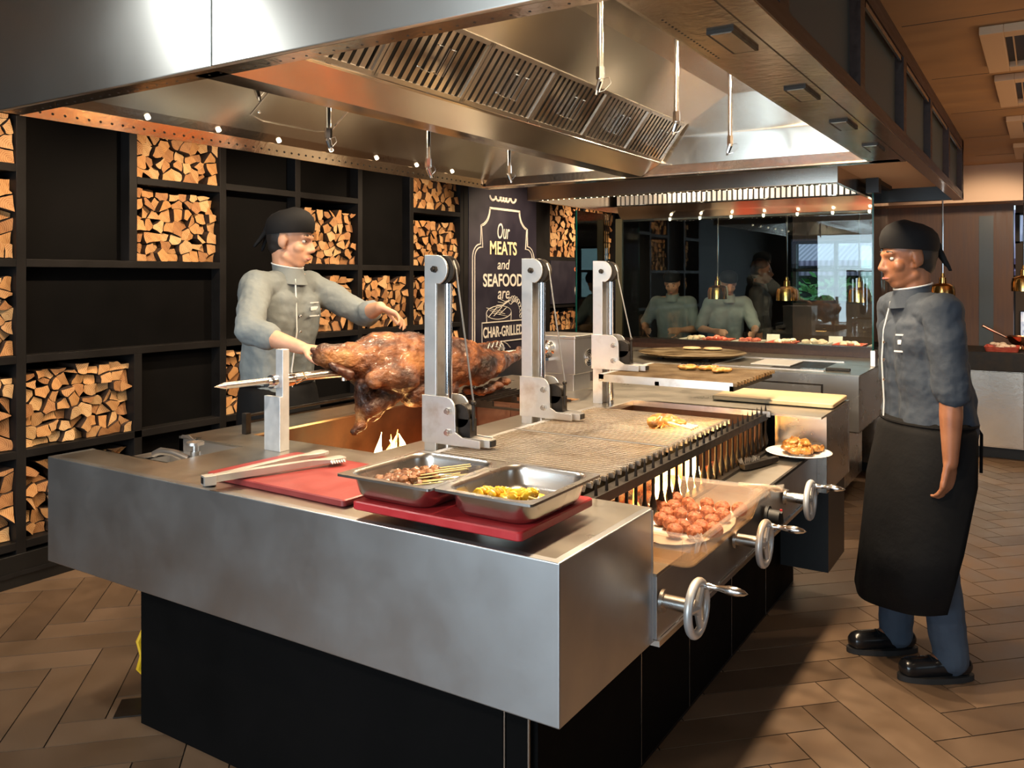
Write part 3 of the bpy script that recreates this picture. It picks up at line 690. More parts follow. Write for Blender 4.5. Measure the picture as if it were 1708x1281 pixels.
# far end panel with its perforated gutter
mb = MB(); mb.slab([(HX0 + .05, 4.44, HZ), (HX1 - .14, 4.44, HZ), (HX1 - .14, 4.425, HZ + .055), (HX0 + .05, 4.425, HZ + .055)], .004)
mb.m = 1
for i in range(52): x = -2.93 + i * .042; mb.cyl((x, 4.434, HZ + .026), (x, 4.430, HZ + .0255), .0045, n=8)
obj('perforated_gutter', mb, [M['steel_lip'], M['black']], t)
mb = MB(); mb.box(HX0 + .03, HX1 - .02, 4.425, 4.52, HZ, HZ + .006); obj('far_flange', mb, M['steel_lip'], t)
mb = MB(); mb.slab([(-2.99, 4.425, HZ + .055), (-.72, 4.425, HZ + .055), (-.72, 4.40, ZC - .02), (-2.99, 4.40, ZC - .02)], .004); obj('end_panel', mb, M['steel_hood'], t)
# plenum: trough, sloping upper panel
mb = MB()
mb.prism([(-2.03, HZ), (-1.93, HZ), (-1.821, HZ + .063), (-1.815, HZ + .070), (-1.84, HZ + .075), (-2.12, HZ + .075), (-2.145, HZ + .070), (-2.139, HZ + .063)], 'y', 1.52, 4.41)
obj('grease_trough', mb, M['steel_hood'], t, bevel=.002)
mb = MB(); mb.slab([(-1.66, 1.52, 2.37), (-1.66, 4.405, 2.37), (-1.43, 4.405, ZC - .02), (-1.43, 1.52, ZC - .02)], .004); mb.slab([(-2.30, 1.52, 2.37), (-2.30, 4.405, 2.37), (-2.45, 4.405, ZC - .02), (-2.45, 1.52, ZC - .02)], .004)
obj('upper_slope', mb, M['steel_hood'], t)
mb = MB(); mb.box(-1.60, -.62, HY0 + .02, 4.44, ZC - .024, ZC - .016); obj('top_panel', mb, M['steel_hood'], t)
mb = MB(); mb.box(-.75, -.735, HY0 + .02, 4.44, HZ + .004, ZC - .02); obj('inner_side', mb, M['steel_hood'], t)
# baffle filters
FO = Vector((-1.808, 0, 2.174)); W = Vector((.14, 0, .187)).normalized(); N = Vector((W.z, 0, -W.x)); FL = .245
MF = Matrix(((0, W.x, N.x), (1, W.y, N.y), (0, W.z, N.z)))
y0 = 1.54
for k in range(6):
    fw = .474; yc = y0 + fw * (k + .5)
    ctr = FO + Vector((0, yc, 0)) + W * FL / 2
    mb = MB()
    mb.obox(ctr + W * (FL / 2 - .008), (fw - .006, .016, .02), MF); mb.obox(ctr - W * (FL / 2 - .008), (fw - .006, .016, .02), MF)
    for s in (-1, 1): mb.obox(ctr + Vector((0, s * (fw / 2 - .009), 0)), (.014, FL, .02), MF)
    mb.m = 1; mb.obox(ctr - N * .016, (fw - .01, FL, .004), MF)
    f = obj('baffle_filter', mb, [M['steel'], M['black']], t)
    mb = MB(); ns = 12
    for i in range(ns):
        yy = yc - fw / 2 + fw * (i + .5) / ns
        mb.obox(ctr + Vector((0, yy - yc, 0)) + N * .002, (fw / ns * (.62 if k % 2 == 0 else .55), FL - .03, .006), MF)
    obj('baffles', mb, M['steel_hood'] if k % 2 else M['steel'], f)  # steels alternate: lighter and darker reflections put into the filters' colour
    mb = MB()
    for s in (-1, 1):
        yy = s * .035
        a = ctr + Vector((0, yy - .018, 0)) + N * .012 - W * .05; b = ctr + Vector((0, yy - .018, 0)) + N * .012 + W * .05
        c = ctr + Vector((0, yy + .018, 0)) + N * .012 + W * .05; d = ctr + Vector((0, yy + .018, 0)) + N * .012 - W * .05
        mb.tube([a, a + N * .012, b + N * .012, b + N * .02, c + N * .012, d + N * .012], .0025, 6, closed=True)
    obj('wire_handle', mb, M['chrome'], f)
# fire suppression drops
def nozzle(x, y, zt, zb, bend=(-.012, 0), loop=True):
    p = MB(); p.cyl((x, y, zt), (x, y, zb + .075), .0105, n=14)
    n = obj('nozzle_pipe', p, M['chrome'], t, smooth=True)
    p = MB(); p.cyl((x, y, zb + .09), (x, y, zb + .05), .0155, n=6); p.cyl((x, y, zb + .05), (x, y, zb + .04), .011, n=10)
    p.cyl((x, y, zb + .045), (x + bend[0], y + bend[1], zb + .012), .011, .009, n=10); p.cyl((x + bend[0], y + bend[1], zb + .014), (x + bend[0] * 1.3, y + bend[1] * 1.3, zb), .006, n=8)
    obj('nozzle_head', p, M['chrome'], n)
    if loop:
        p = MB(); p.tube([(x + .005, y, zb + .05), (x + .028, y + .01, zb + .055), (x + .034, y + .012, zb + .035), (x + .012, y + .005, zb + .012), (x + bend[0], y + bend[1], zb + .006)], .0012, 5)
        obj('cap_wire', p, M['chrome'], n)
for y in (2.50, 3.18, 3.86): nozzle(-1.24, y, 2.52, 2.135 if y < 3 else 2.10)
for y, zb in ((2.06, 2.165), (2.42, 2.03), (3.06, 1.985)): nozzle(-2.40, y, 2.52, zb, (.01, .004))
nozzle(-2.40, 3.75, 2.52, 2.03, (.01, .004))
# right lip with its lighting plates
mb = MB(); mb.box(-.735, HX1, HY0 + .08, HY1, HZ, HZ + .006)
mb.m = 1
for i in range(20): mb.cyl((-.715, 1.75 + i * .02, HZ - .0008), (-.715, 1.75 + i * .02, HZ + .001), .003, n=6)
mb.m = 1; mb.box(HX1 - .002, HX1 + .006, HY0, HY1, HZ + .002, HZ + .02)
obj('side_lip', mb, [M['steel_lip'], M['black']], t)
for y in (1.985, 2.67, 3.30, 3.95):
    mb = MB(); mb.box(-.662, -.598, y - .1, y + .1, HZ - .008, HZ); mb.m = 1; mb.box(-.655, -.605, y - .092, y + .092, HZ - .009, HZ - .0075)
    obj('cover_plate', mb, [M['dark_metal'], M['steel_lip']], t)
# ---------------------------------------------------------------- second hood over the back station
t = thing('back_hood', 'smaller stainless hood over the back station behind the glass', 'hood', (-2.2, 6.0, 2.1))
BX0, BX1, BY0, BY1 = -3.25, -1.05, 5.33, 6.95
mb = MB(); mb.box(BX0, BX1, BY0, BY0 + .025, 2.10, ZC); obj('front_skirt', mb, M['steel_hood'], t, bevel=.003)
mb = MB(); mb.box(BX1 - .025, BX1, BY0 + .025, BY1, 2.10, ZC); obj('side_skirt', mb, M['steel_lip'], t)
mb = MB(); mb.box(BX0, BX0 + .025, BY0 + .025, BY1, 2.10, ZC); obj('side_skirt', mb, M['steel_lip'], t)
mb = MB(); mb.slab([(BX0 + .025, BY1 - .02, 2.045), (BX1 - .025, BY1 - .02, 2.045), (BX1 - .025, BY1 - .16, 2.15), (BX0 + .025, BY1 - .16, 2.15)], -.004); obj('back_slope', mb, M['steel_hood'], t)
mb = MB(); mb.box(BX0, BX1, BY1 - .02, BY1, 2.03, ZC); obj('back_skirt', mb, M['black'], t)
mb = MB(); mb.box(BX0 + .025, BX1 - .025, BY0 + .025, BY1 - .02, 2.45, 2.46); obj('top_panel', mb, M['steel_hood'], t)
for k in range(4):
    xw = .52; xc = BX0 + .06 + xw * (k + .5)
    mb = MB(); mb.box(xc - xw / 2, xc + xw / 2, BY1 - .19, BY1 - .18, 2.155, 2.30); f = obj('baffle_filter', mb, M['black'], t)
    mb = MB()
    for i in range(12):
        x = xc - xw / 2 + xw * (i + .5) / 12; mb.box(x - .014, x + .014, BY1 - .205, BY1 - .19, 2.16, 2.295)
    obj('baffles', mb, M['steel_bright'], f)
    mb = MB(); mb.tube([(xc - .03, BY1 - .21, 2.165), (xc - .03, BY1 - .225, 2.155), (xc + .03, BY1 - .225, 2.155), (xc + .03, BY1 - .21, 2.165)], .003, 5); obj('wire_handle', mb, M['chrome'], f)
mb = MB(); mb.box(BX0 + .03, BX1 - .03, BY0 + .03, BY0 + .09, 2.10, 2.106); mb.m = 1
for i in range(46): x = BX0 + .1 + i * .045; mb.cyl((x, BY0 + .06, 2.0992), (x, BY0 + .06, 2.101), .005, n=6)
obj('front_flange', mb, [M['steel_lip'], M['lamp']], t)
for k in range(7):
    x = -2.75 + k * .27; mb = MB(); mb.cyl((x, BY1 - .05, 2.045), (x, BY1 - .05, 2.03), .010, n=10); mb.ell((x, BY1 - .05, 2.03), .010, nu=10, nv=6); obj('lamp', mb, M['lamp'], t)
# ---------------------------------------------------------------- grill island
t = thing('grill_island', 'long stainless steel char-grill island with overhanging front counter and black base', 'grill', (-1.85, 3.0, 0))
ISL = t
mb = MB()
mb.prism([(-2.86, 1.56), (-.87, 1.56), (-.87, 2.06), (-.895, 2.06), (-.895, 1.585), (-2.835, 1.585), (-2.835, 1.72), (-2.86, 1.72)], 'z', .565, .9205); mb.box(-2.86, -2.835, 1.72, 2.05, .565, .86)
mb.box(-2.84, -.89, 1.58, 2.06, .565, .575)
obj('front_apron', mb, M['steel_front'], t, bevel=.0035, seg=3)
mb = MB()
mb.box(-2.84, -.875, 1.572, 1.72, .915, .92); mb.box(-2.43, -1.70, 1.72, 2.03, .915, .92); mb.box(-1.70, -.875, 1.72, 2.07, .915, .92); mb.box(-2.86, -2.43, 1.715, 1.72, .85, .92); mb.box(-2.435, -2.43, 1.72, 2.03, .85, .92)
obj('front_worktop', mb, M['steel_top'], t)
# sink sunk into the left end of the counter
mb = MB(); mb.box(-2.86, -2.80, 1.72, 2.03, .855, .865); mb.box(-2.50, -2.43, 1.72, 2.03, .855, .865); mb.box(-2.80, -2.50, 1.72, 1.745, .855, .865); mb.box(-2.80, -2.50, 1.99, 2.03, .855, .865)
mb.box(-2.80, -2.50, 1.745, 1.99, .70, .71); mb.box(-2.805, -2.80, 1.745, 1.99, .70, .86); mb.box(-2.50, -2.495, 1.745, 1.99, .70, .86); mb.box(-2.80, -2.50, 1.74, 1.745, .70, .86); mb.box(-2.80, -2.50, 1.99, 1.995, .70, .86)
obj('sink_basin', mb, M['steel_bright'], t)
mb = MB(); mb.cyl((-2.53, 1.90, .865), (-2.53, 1.90, .915), .018, n=16); mb.lathe([(.012, .915), (.012, .935), (.03, .938), (.03, .948), (.006, .952)], (-2.53, 1.90, 0), 16)
mb.tube([(-2.55, 1.89, .885), (-2.63, 1.885, .90), (-2.70, 1.88, .90), (-2.735, 1.878, .885)], [.013, .013, .013, .012], 10)
mb.tube([(-2.53, 1.90, .948), (-2.60, 1.925, .955), (-2.65, 1.935, .95)], .005, 8)
obj('faucet', mb, M['steel_bright'], t, smooth=True)
# rear worktop as a frame round the two fire pits
mb = MB(); Z0, Z1 = .912, .92
mb.box(-2.80, -2.585, 2.03, 4.41, Z0, Z1); mb.box(-2.585, -1.96, 2.03, 2.20, Z0, Z1); mb.box(-1.96, -1.70, 2.07, 3.79, Z0, Z1); mb.box(-2.585, -1.96, 3.72, 3.79, Z0, Z1)
mb.box(-2.585, -.815, 3.79 + .0, 4.41, Z0 - .001, Z1); mb.box(-1.96, -1.70, 2.03, 2.07, Z0, Z1)
obj('rear_worktop', mb, M['steel_top'], t)
mb = MB(); mb.box(-2.80, -2.775, 2.03, 4.41, .565, .912); mb.box(-2.80, -2.43, 2.03, 2.055, .565, .912); mb.box(-2.80, -.815, 4.385, 4.41, .565, .912)
obj('rear_apron', mb, M['steel_bright'], t)
# end block beyond the pits
mb = MB(); mb.box(-1.045, -.815, 3.90, 3.925, .57, .911); mb.box(-.84, -.815, 3.925, 4.385, .57, .911); mb.box(-1.05, -.815, 3.9, 4.385, .565, .575)
obj('end_block', mb, M['steel'], t, bevel=.002)
def pit(name, x0, x1, y0, y1, zb, th=.008):
    mb = MB(); mb.box(x0 - th, x0, y0 - th, y1 + th, zb, Z0); mb.box(x1, x1 + th, y0, y1, zb, Z0 if name == 'spit_pit_liner' else .74)
    mb.box(x0, x1, y0 - th, y0, zb, Z0); mb.box(x0, x1, y1, y1 + th, zb, Z0); mb.box(x0 - th, x1 + th, y0 - th, y1 + th, zb - .01, zb)
    # riveted inspection plates on the walls
    for f in (.2, .5, .8):
        xx = x0 + (x1 - x0) * f; mb.box(xx - .09, xx + .09, y1 - .005, y1, zb + .12, Z0 - .06)
    obj(name, mb, M['pit_wall'], t)
pit('spit_pit_liner', -2.585, -1.96, 2.20, 3.72, .62); pit('grill_pit_liner', -1.70, -1.075, 2.07, 3.79, .60)
mb = MB(); mb.box(-1.70, -1.03, 3.765, 3.775, .905, .93); mb.box(-1.70, -1.69, 2.07, 3.79, .905, .928); obj('pit_rim', mb, M['steel_worn'], t)
# control side: low shelf, fascia
mb = MB(); mb.box(-1.045, -.858, 2.06, 3.90, .742, .75); obj('low_shelf', mb, M['steel_top'], t)
mb = MB(); mb.box(-.885, -.858, 2.062, 3.90, .575, .742); obj('control_fascia', mb, M['steel_front'], t, bevel=.002)
mb = MB(); mb.box(-.864, -.854, 2.9, 3.90, .745, .756); obj('shelf_edge', mb, M['dark_metal'], t)
mb = MB()
rr = random.Random(3)
for i in range(14):
    y = 2.1 + i * .12 + rr.uniform(-.04, .04); mb.ell((-.862, y, .574), (.006, rr.uniform(.008, .022), .005), nu=8, nv=5)
obj('sealant', mb, M['white'], t)
mb = MB(); mb.box(-.871, -.8685, 2.058, 2.064, .57, .915); obj('corner_joint', mb, M['steel_bright'], t)
mb = MB(); mb.box(-1.055, -.85, 2.06, 3.9, .56, .575); obj('fascia_bottom', mb, M['steel'], t)
# baluster fence in front of the fire
for i in range(26):
    y = 2.10 + i * .0675; mb = MB()
    mb.lathe([(.0055, .75), (.0055, .772), (.011, .785), (.0125, .80), (.008, .822), (.0055, .835), (.0055, .915), (.004, .94), (0, .965)], (-1.055, y, 0), 10)
    obj('baluster', mb, M['dark_metal'], t, smooth=True)
mb = MB(); mb.box(-1.085, -1.045, 2.07, 3.79, .892, .920); mb.box(-1.075, -1.03, 2.07, 3.79, .75, .762); obj('fence_rail', mb, M['dark_metal'], t)
# black base
mb = MB(); mb.box(-2.615, -1.06, 1.76, 4.30, 0, .565); obj('base_cabinet', mb, M['black'], t)
for k, (a, b) in enumerate(((1.765, 2.385), (2.395, 2.80), (2.808, 3.268), (3.276, 3.75), (3.758, 4.235))):
    mb = MB(); mb.box(-1.06, -1.045, a, b, .03, .55); obj('base_door', mb, M['black_panel'], t, bevel=.002)
mb = MB(); mb.box(-2.615, -1.135, 1.745, 1.76, .0, .565); mb.box(-1.125, -1.06, 1.745, 1.76, 0, .565); obj('front_panel', mb, M['black_panel'], t, bevel=.002)
for y in (2.39, 2.804, 3.272, 3.754, 4.238): mb = MB(); mb.box(-1.05, -1.0445, y - .002, y + .002, .03, .55); obj('door_edge', mb, M['steel'], t)
for x in (-1.13, -1.06): mb = MB(); mb.box(x - .002, x + .002, 1.7445, 1.75, .03, .56); obj('door_edge', mb, M['steel'], t)
mb = MB(); mb.box(-1.05, -.83, 4.0, 4.36, .18, .575); obj('end_base', mb, M['black'], t)
mb = MB(); mb.box(-.99, -.86, 4.02, 4.12, .40, .56); obj('gas_box', mb, M['black'], t)
# hand wheels that raise the grates
for y in (2.08, 2.70, 3.32):
    mb = MB()
    Mx = Matrix.Rotation(R(90), 3, 'Y')
    ctr = Vector((-.755, y, .676))
    ring = [ctr + Vector((0, .066 * math.cos(2 * PI * i / 32), .066 * math.sin(2 * PI * i / 32))) for i in range(32)]
    mb.tube(ring, .0115, 10, closed=True)
    mb.cyl(ctr - Vector((.012, 0, 0)), ctr + Vector((.006, 0, 0)), .02, .017, n=16)
    for k in range(3):
        a = R(50 + 120 * k); mb.cap(ctr, .010, ctr + Vector((0, .062 * math.cos(a), .062 * math.sin(a))), .0085, n=8)
    hw = obj('handwheel', mb, M['alu'], t, smooth=True)
    a = R(50); h0 = ctr + Vector((.006, .062 * math.cos(a), .062 * math.sin(a)))
    mb = MB(); mb.lathe([(.009, 0), (.010, .012), (.007, .02), (.0075, .04), (.0095, .05), (.0125, .065), (.012, .085), (.007, .105), (0, .115)], h0, 14, Mx)
    obj('crank_handle', mb, M['chrome'], hw, smooth=True)
    mb = MB(); mb.cyl((-.85, y, .676), (-.765, y, .676), .019, n=18); mb.cyl((-.851, y, .676), (-.842, y, .676), .03, n=20); obj('wheel_shaft', mb, M['steel'], hw, smooth=True)
mb = MB(); mb.cyl((-.85, 3.06, .665), (-.838, 3.06, .665), .036, n=24); mb.cyl((-.838, 3.06, .665), (-.80, 3.06, .665), .027, .024, n=20); mb.obox((-.798, 3.06, .665), (.014, .012, .046), Matrix.Rotation(R(20), 3, 'X'))
mb.m = 1; mb.box(-.802, -.7935, 3.062, 3.068, .683, .694)
obj('gas_knob', mb, [M['rubber'], M['board_red']], t, smooth=True)
# embers, charcoal and flames
def heap(name, label, x0, x1, y0, y1, z, m, n, seed, cat):
    r = random.Random(seed); mb = MB()
    for i in range(n):
        s = r.uniform(.018, .042); c = (r.uniform(x0, x1), r.uniform(y0, y1), z + r.uniform(0, .04))
        mb.ell(c, (s, s * r.uniform(.6, 1), s * r.uniform(.5, .9)), Matrix.Rotation(r.random() * 6, 3, 'Z'), 7, 5)
    o = obj(name, mb, m); tag(o, label, cat, kind='stuff'); return o
heap('charcoal_bed', 'glowing charcoal bed under the char-grill grates', -1.66, -1.11, 2.12, 3.75, .625, M['ember'], 300, 4, 'charcoal')
heap('charcoal_heap', 'dark charcoal and embers under the roasting lamb', -2.55, -2.0, 2.25, 3.68, .645, M['ember_hot'], 200, 5, 'charcoal')
def flame(label, x, y, z, h, n, spread, seed):
    r = random.Random(seed); o0 = thing('flame', label, 'fire', (x, y, z))
    for k in range(n):
        dx, dy = r.uniform(-spread * .4, spread * .4), r.uniform(-spread, spread); hh = h * r.uniform(.55, 1.0)
        pts = []; rad = []
        for i in range(8):
            f = i / 7; pts.append((x + dx + .012 * math.sin(3 * f + k), y + dy + .02 * math.sin(4 * f + k * 2), z + hh * f)); rad.append(hh * .20 * (math.sin(PI * min(1, f * .8 + .22)) ** 1.2) * (1 - f * .85) + .001)
        mb = MB(); mb.tube(pts, rad, 10); obj('flame_tongue', mb, M['flame_hot'] if k % 2 == 0 else M['flame'], o0, smooth=True)
    light('fire_glow', 'POINT', (x, y, z + h * .8), 3.2 if h > .2 else 1.2, (1, .5, .15), size=.06)
flame('bright flame behind the balusters under the char-grill grate', -1.19, 3.06, .67, .27, 14, .16, 1)
flame('small flame at the near end of the char-grill pit', -1.16, 2.62, .66, .17, 4, .06, 2)
flame('flame burning in the pit under the roast lamb', -2.32, 2.72, .72, .17, 9, .07, 3)
mb = MB(); mb.cap((-2.42, 2.50, .70), .035, (-2.28, 2.62, .78), .03, 10); mb.cap((-2.48, 2.85, .69), .03, (-2.2, 2.9, .70), .035, 10)
o = blob('burning_log', mb, M['char'], at=(-2.38, 2.7, .7), voxel=.01, disp=(.012, .03)); tag(o, 'charred log burning beside the flame under the lamb', 'firewood')

# ---------------------------------------------------------------- grates
def grate(y0, y1, zt, label, m):
    t = thing('grill_grate', label, 'grate', (-1.4, (y0 + y1) / 2, zt), 'grill grates of the island')
    mb = MB(); n = 27; p = (y1 - y0) / n
    for i in range(n):
        yc = y0 + p * (i + .5); w = p * .33
        mb.prism([(yc - w, zt), (yc - w * .72, zt), (yc, zt - .010), (yc + w * .72, zt), (yc + w, zt), (yc + w * .35, zt - .016), (yc - w * .35, zt - .016)], 'x', -1.70, -1.085 - .01 * (i % 2))
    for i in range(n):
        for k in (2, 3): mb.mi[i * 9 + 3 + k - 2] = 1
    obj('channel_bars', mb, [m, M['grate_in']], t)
    mb = MB(); mb.box(-1.725, -1.70, y0, y1, zt - .022, zt + .001); mb.box(-1.725, -1.10, y0, y0 + .006, zt - .034, zt); mb.box(-1.725, -1.10, y1 - .006, y1, zt - .034, zt)
    obj('frame', mb, M['steel_worn'], t)
    mb = MB(); mb.box(-1.115, -1.10, y0, y1, zt - .036, zt - .014); mb.box(-1.45, -1.43, y0, y1, zt - .034, zt - .016); obj('drip_bar', mb, M['dark_metal'], t)
grate(2.075, 2.725, .945, 'near grill grate with clean channel bars beside the metal food pans', M['grate'])
grate(2.735, 3.385, .945, 'middle grill grate with the rack of ribs on it', M['grate'])
grate(3.46, 4.06, 1.085, 'far grill grate, raised clear of the fire, with chicken pieces on it', M['grate_burnt'])

# ---------------------------------------------------------------- lift posts
def post(y, zc, label):
    t = thing('lift_post', label, 'post', (-1.79, y, .92), 'grate lifting posts')
    zt = 1.607; y0 = y - .028; y1 = y + .028
    for k, yy in enumerate((y0, y1)):
        mb = MB(); cx, cz, r = -1.795, zt - .052, .052
        pts = [(-1.842, .92), (-1.792, .92), (-1.792, zt - .10)] + [(cx + r * math.cos(R(a)), cz + r * math.sin(R(a))) for a in range(-70, 100, 15)] + [(-1.842, zt)]
        mb.prism(pts, 'y', yy - .005, yy + .005); obj('column_plate', mb, M['steel_worn'], t, bevel=.001)
    mb = MB(); mb.box(-1.842, -1.832, y0 + .005, y1 - .005, .92, zt - .005); obj('column_web', mb, M['steel_worn'], t)
    mb = MB(); mb.cyl((-1.762, y, .92), (-1.762, y, zt - .10), .0135, n=18); obj('guide_rod', mb, M['chrome'], t, smooth=True)
    mb = MB(); My = Matrix.Rotation(R(90), 3, 'X'); mb.lathe([(.050, -.018), (.050, -.013), (.041, -.006), (.041, .006), (.050, .013), (.050, .018)], (-1.775, y, zt - .052), 28, My); obj('pulley', mb, M['dark_metal'], t, smooth=True)
    mb = MB(); mb.cyl((-1.795, y0 - .016, zt - .05), (-1.795, y1 + .012, zt - .05), .012, n=6); mb.cyl((-1.795, y0 - .024, zt - .05), (-1.795, y0 - .016, zt - .05), .007, n=10); obj('axle_bolt', mb, M['dark_metal'], t)
    mb = MB(); mb.tube([(-1.740, y, zt - .02), (-1.728, y, zt - .05), (-1.722, y, zt - .09), (-1.655, y, zc + .15)], .0032, 6); obj('cable', mb, M['cable'], t)
    mb = MB(); h = .165; r = .045
    pts = [(-1.845, zc), (-1.60, zc), (-1.60, zc + .026), (-1.672, zc + .030), (-1.700, zc + .045), (-1.702, zc + h - r)] + [(-1.702 - r + r * math.cos(R(a)), zc + h - r + r * math.sin(R(a))) for a in range(10, 95, 16)] + [(-1.845, zc + h)]
    for yy in (y0 - .012, y1 + .012): 
        m2 = MB(); m2.prism(pts, 'y', yy - .0035, yy + .0035); c = obj('carriage_plate', m2, M['steel_worn'], t, bevel=.001)
        if yy < y:
            for zz in (.045, .118):
                m3 = MB(); m3.cyl((-1.725, yy - .018, zc + zz), (-1.725, yy - .003, zc + zz), .0125, n=6); m3.cyl((-1.725, yy - .026, zc + zz), (-1.725, yy - .018, zc + zz), .008, n=12); obj('bolt', m3, M['steel'], c)
    mb = MB(); mb.lathe([(.040, -.02), (.040, -.012), (.032, 0), (.040, .012), (.040, .02)], (-1.70, y, zc + .10), 24, My); mb.box(-1.705, -1.655, y - .02, y + .02, zc + .03, zc + .09); mb.ell((-1.655, y, zc + .145), .010, nu=8, nv=6); mb.cyl((-1.655, y, zc + .05), (-1.655, y, zc + .15), .006, n=8)
    obj('roller', mb, M['dark_metal'], t, smooth=True)
    mb = MB(); mb.box(-1.70, -1.575, y - .02, y + .02, zc + .001, zc + .027); mb.m = 1; mb.box(-1.575, -1.571, y - .016, y + .016, zc + .004, zc + .024); obj('lift_arm', mb, [M['steel_worn'], M['black']], t, bevel=.001)
post(2.36, .952, 'steel lift post nearest the metal food pans, with pulley and cable')
post(3.01, .952, 'middle steel lift post with pulley and cable beside the second grate')
post(3.665, 1.088, 'far steel lift post with its carriage raised up to the chicken grate')
# ---------------------------------------------------------------- spit
t = thing('spit_stand', 'white steel stand holding the pointed end of the spit', 'stand', (-2.27, 2.06, .92))
mb = MB(); mb.box(-2.283, -2.247, 2.045, 2.075, .92, 1.276); obj('upright', mb, M['alu'], t, bevel=.0015)
mb = MB(); mb.box(-2.325, -2.245, 2.030, 2.045, .92, 1.112); obj('backing_plate', mb, M['alu'], t, bevel=.0015)
mb = MB(); mb.cyl((-2.28, 2.02, 1.163), (-2.28, 2.115, 1.163), .024, n=20); mb.cyl((-2.28, 2.0, 1.163), (-2.28, 2.022, 1.163), .017, n=18); mb.tube([(-2.27, 2.10, 1.185), (-2.24, 2.13, 1.19), (-2.24, 2.15, 1.165), (-2.26, 2.12, 1.15)], .004, 6, closed=True)
obj('bearing_collar', mb, M['chrome'], t, smooth=True)
t = thing('spit_rod', 'long pointed steel spit running through the roast lamb', 'spit', (-2.28, 2.8, 1.155))
zr = lambda y: 1.172 - (y - 1.79) * .013
mb = MB(); mb.cyl((-2.28, 1.825, zr(1.825)), (-2.28, 3.95, zr(3.95)), .0115, n=14); mb.cyl((-2.28, 1.785, zr(1.785)), (-2.28, 1.825, zr(1.825)), .001, .0115, n=14); obj('rod', mb, M['steel'], t, smooth=True)
mb = MB(); mb.cyl((-2.28, 2.13, zr(2.13)), (-2.28, 2.36, zr(2.36)), .014, .020, n=14); mb.cyl((-2.28, 2.36, zr(2.36)), (-2.28, 2.42, zr(2.42)), .023, n=14); mb.cyl((-2.28, 2.385, 1.13), (-2.28, 2.385, 1.20), .012, n=8); obj('fork_sleeve', mb, M['steel'], t, smooth=True)
t = thing('rotisserie_motor', 'square steel rotisserie motor box at the far end of the spit', 'motor', (-2.24, 4.05, .92))
mb = MB(); mb.box(-2.40, -2.10, 3.93, 4.20, 1.01, 1.20); mb.box(-2.405, -2.095, 3.925, 4.205, 1.20, 1.216); obj('housing', mb, M['steel_bright'], t, bevel=.003)
mb = MB(); mb.box(-2.39, -2.115, 3.945, 4.14, .92, 1.01); obj('pedestal', mb, M['steel_bright'], t, bevel=.002)
mb = MB(); Mf = Matrix.Rotation(R(90), 3, 'X'); mb.lathe([(.045, 0), (.045, .012), (.030, .02), (.026, .05), (.016, .055)], (-2.26, 3.93, 1.145), 24, Mf); mb.box(-2.30, -2.22, 3.86, 3.93, 1.085, 1.10); obj('drive_chuck', mb, M['chrome'], t, smooth=True)
mb = MB()
for r_ in (.012, .024, .036, .045): mb.tube([(-2.097, 4.09 + r_ * math.cos(2 * PI * i / 20), 1.09 + r_ * math.sin(2 * PI * i / 20)) for i in range(20)], .0025, 5, closed=True)
mb.m = 1; mb.cyl((-2.1, 4.09, 1.09), (-2.0985, 4.09, 1.09), .045, n=20); obj('fan_grille', mb, [M['chrome'], M['black']], t)
# low rail behind the pit
t = thing('pit_rail', 'thin dark steel guard rail along the wall side of the spit pit', 'rail', (-2.6, 3, .92))
mb = MB(); mb.tube([(-2.62, 2.20, .99), (-2.62, 3.72, .99)], .006, 8); mb.tube([(-2.62, 2.20, .965), (-2.62, 3.72, .965)], .005, 8); obj('rail_bar', mb, M['dark_metal'], t)
for y in (2.20, 3.0, 3.72): mb = MB(); mb.box(-2.632, -2.608, y - .012, y + .012, .92, 1.0); obj('bracket', mb, M['dark_metal'], t)
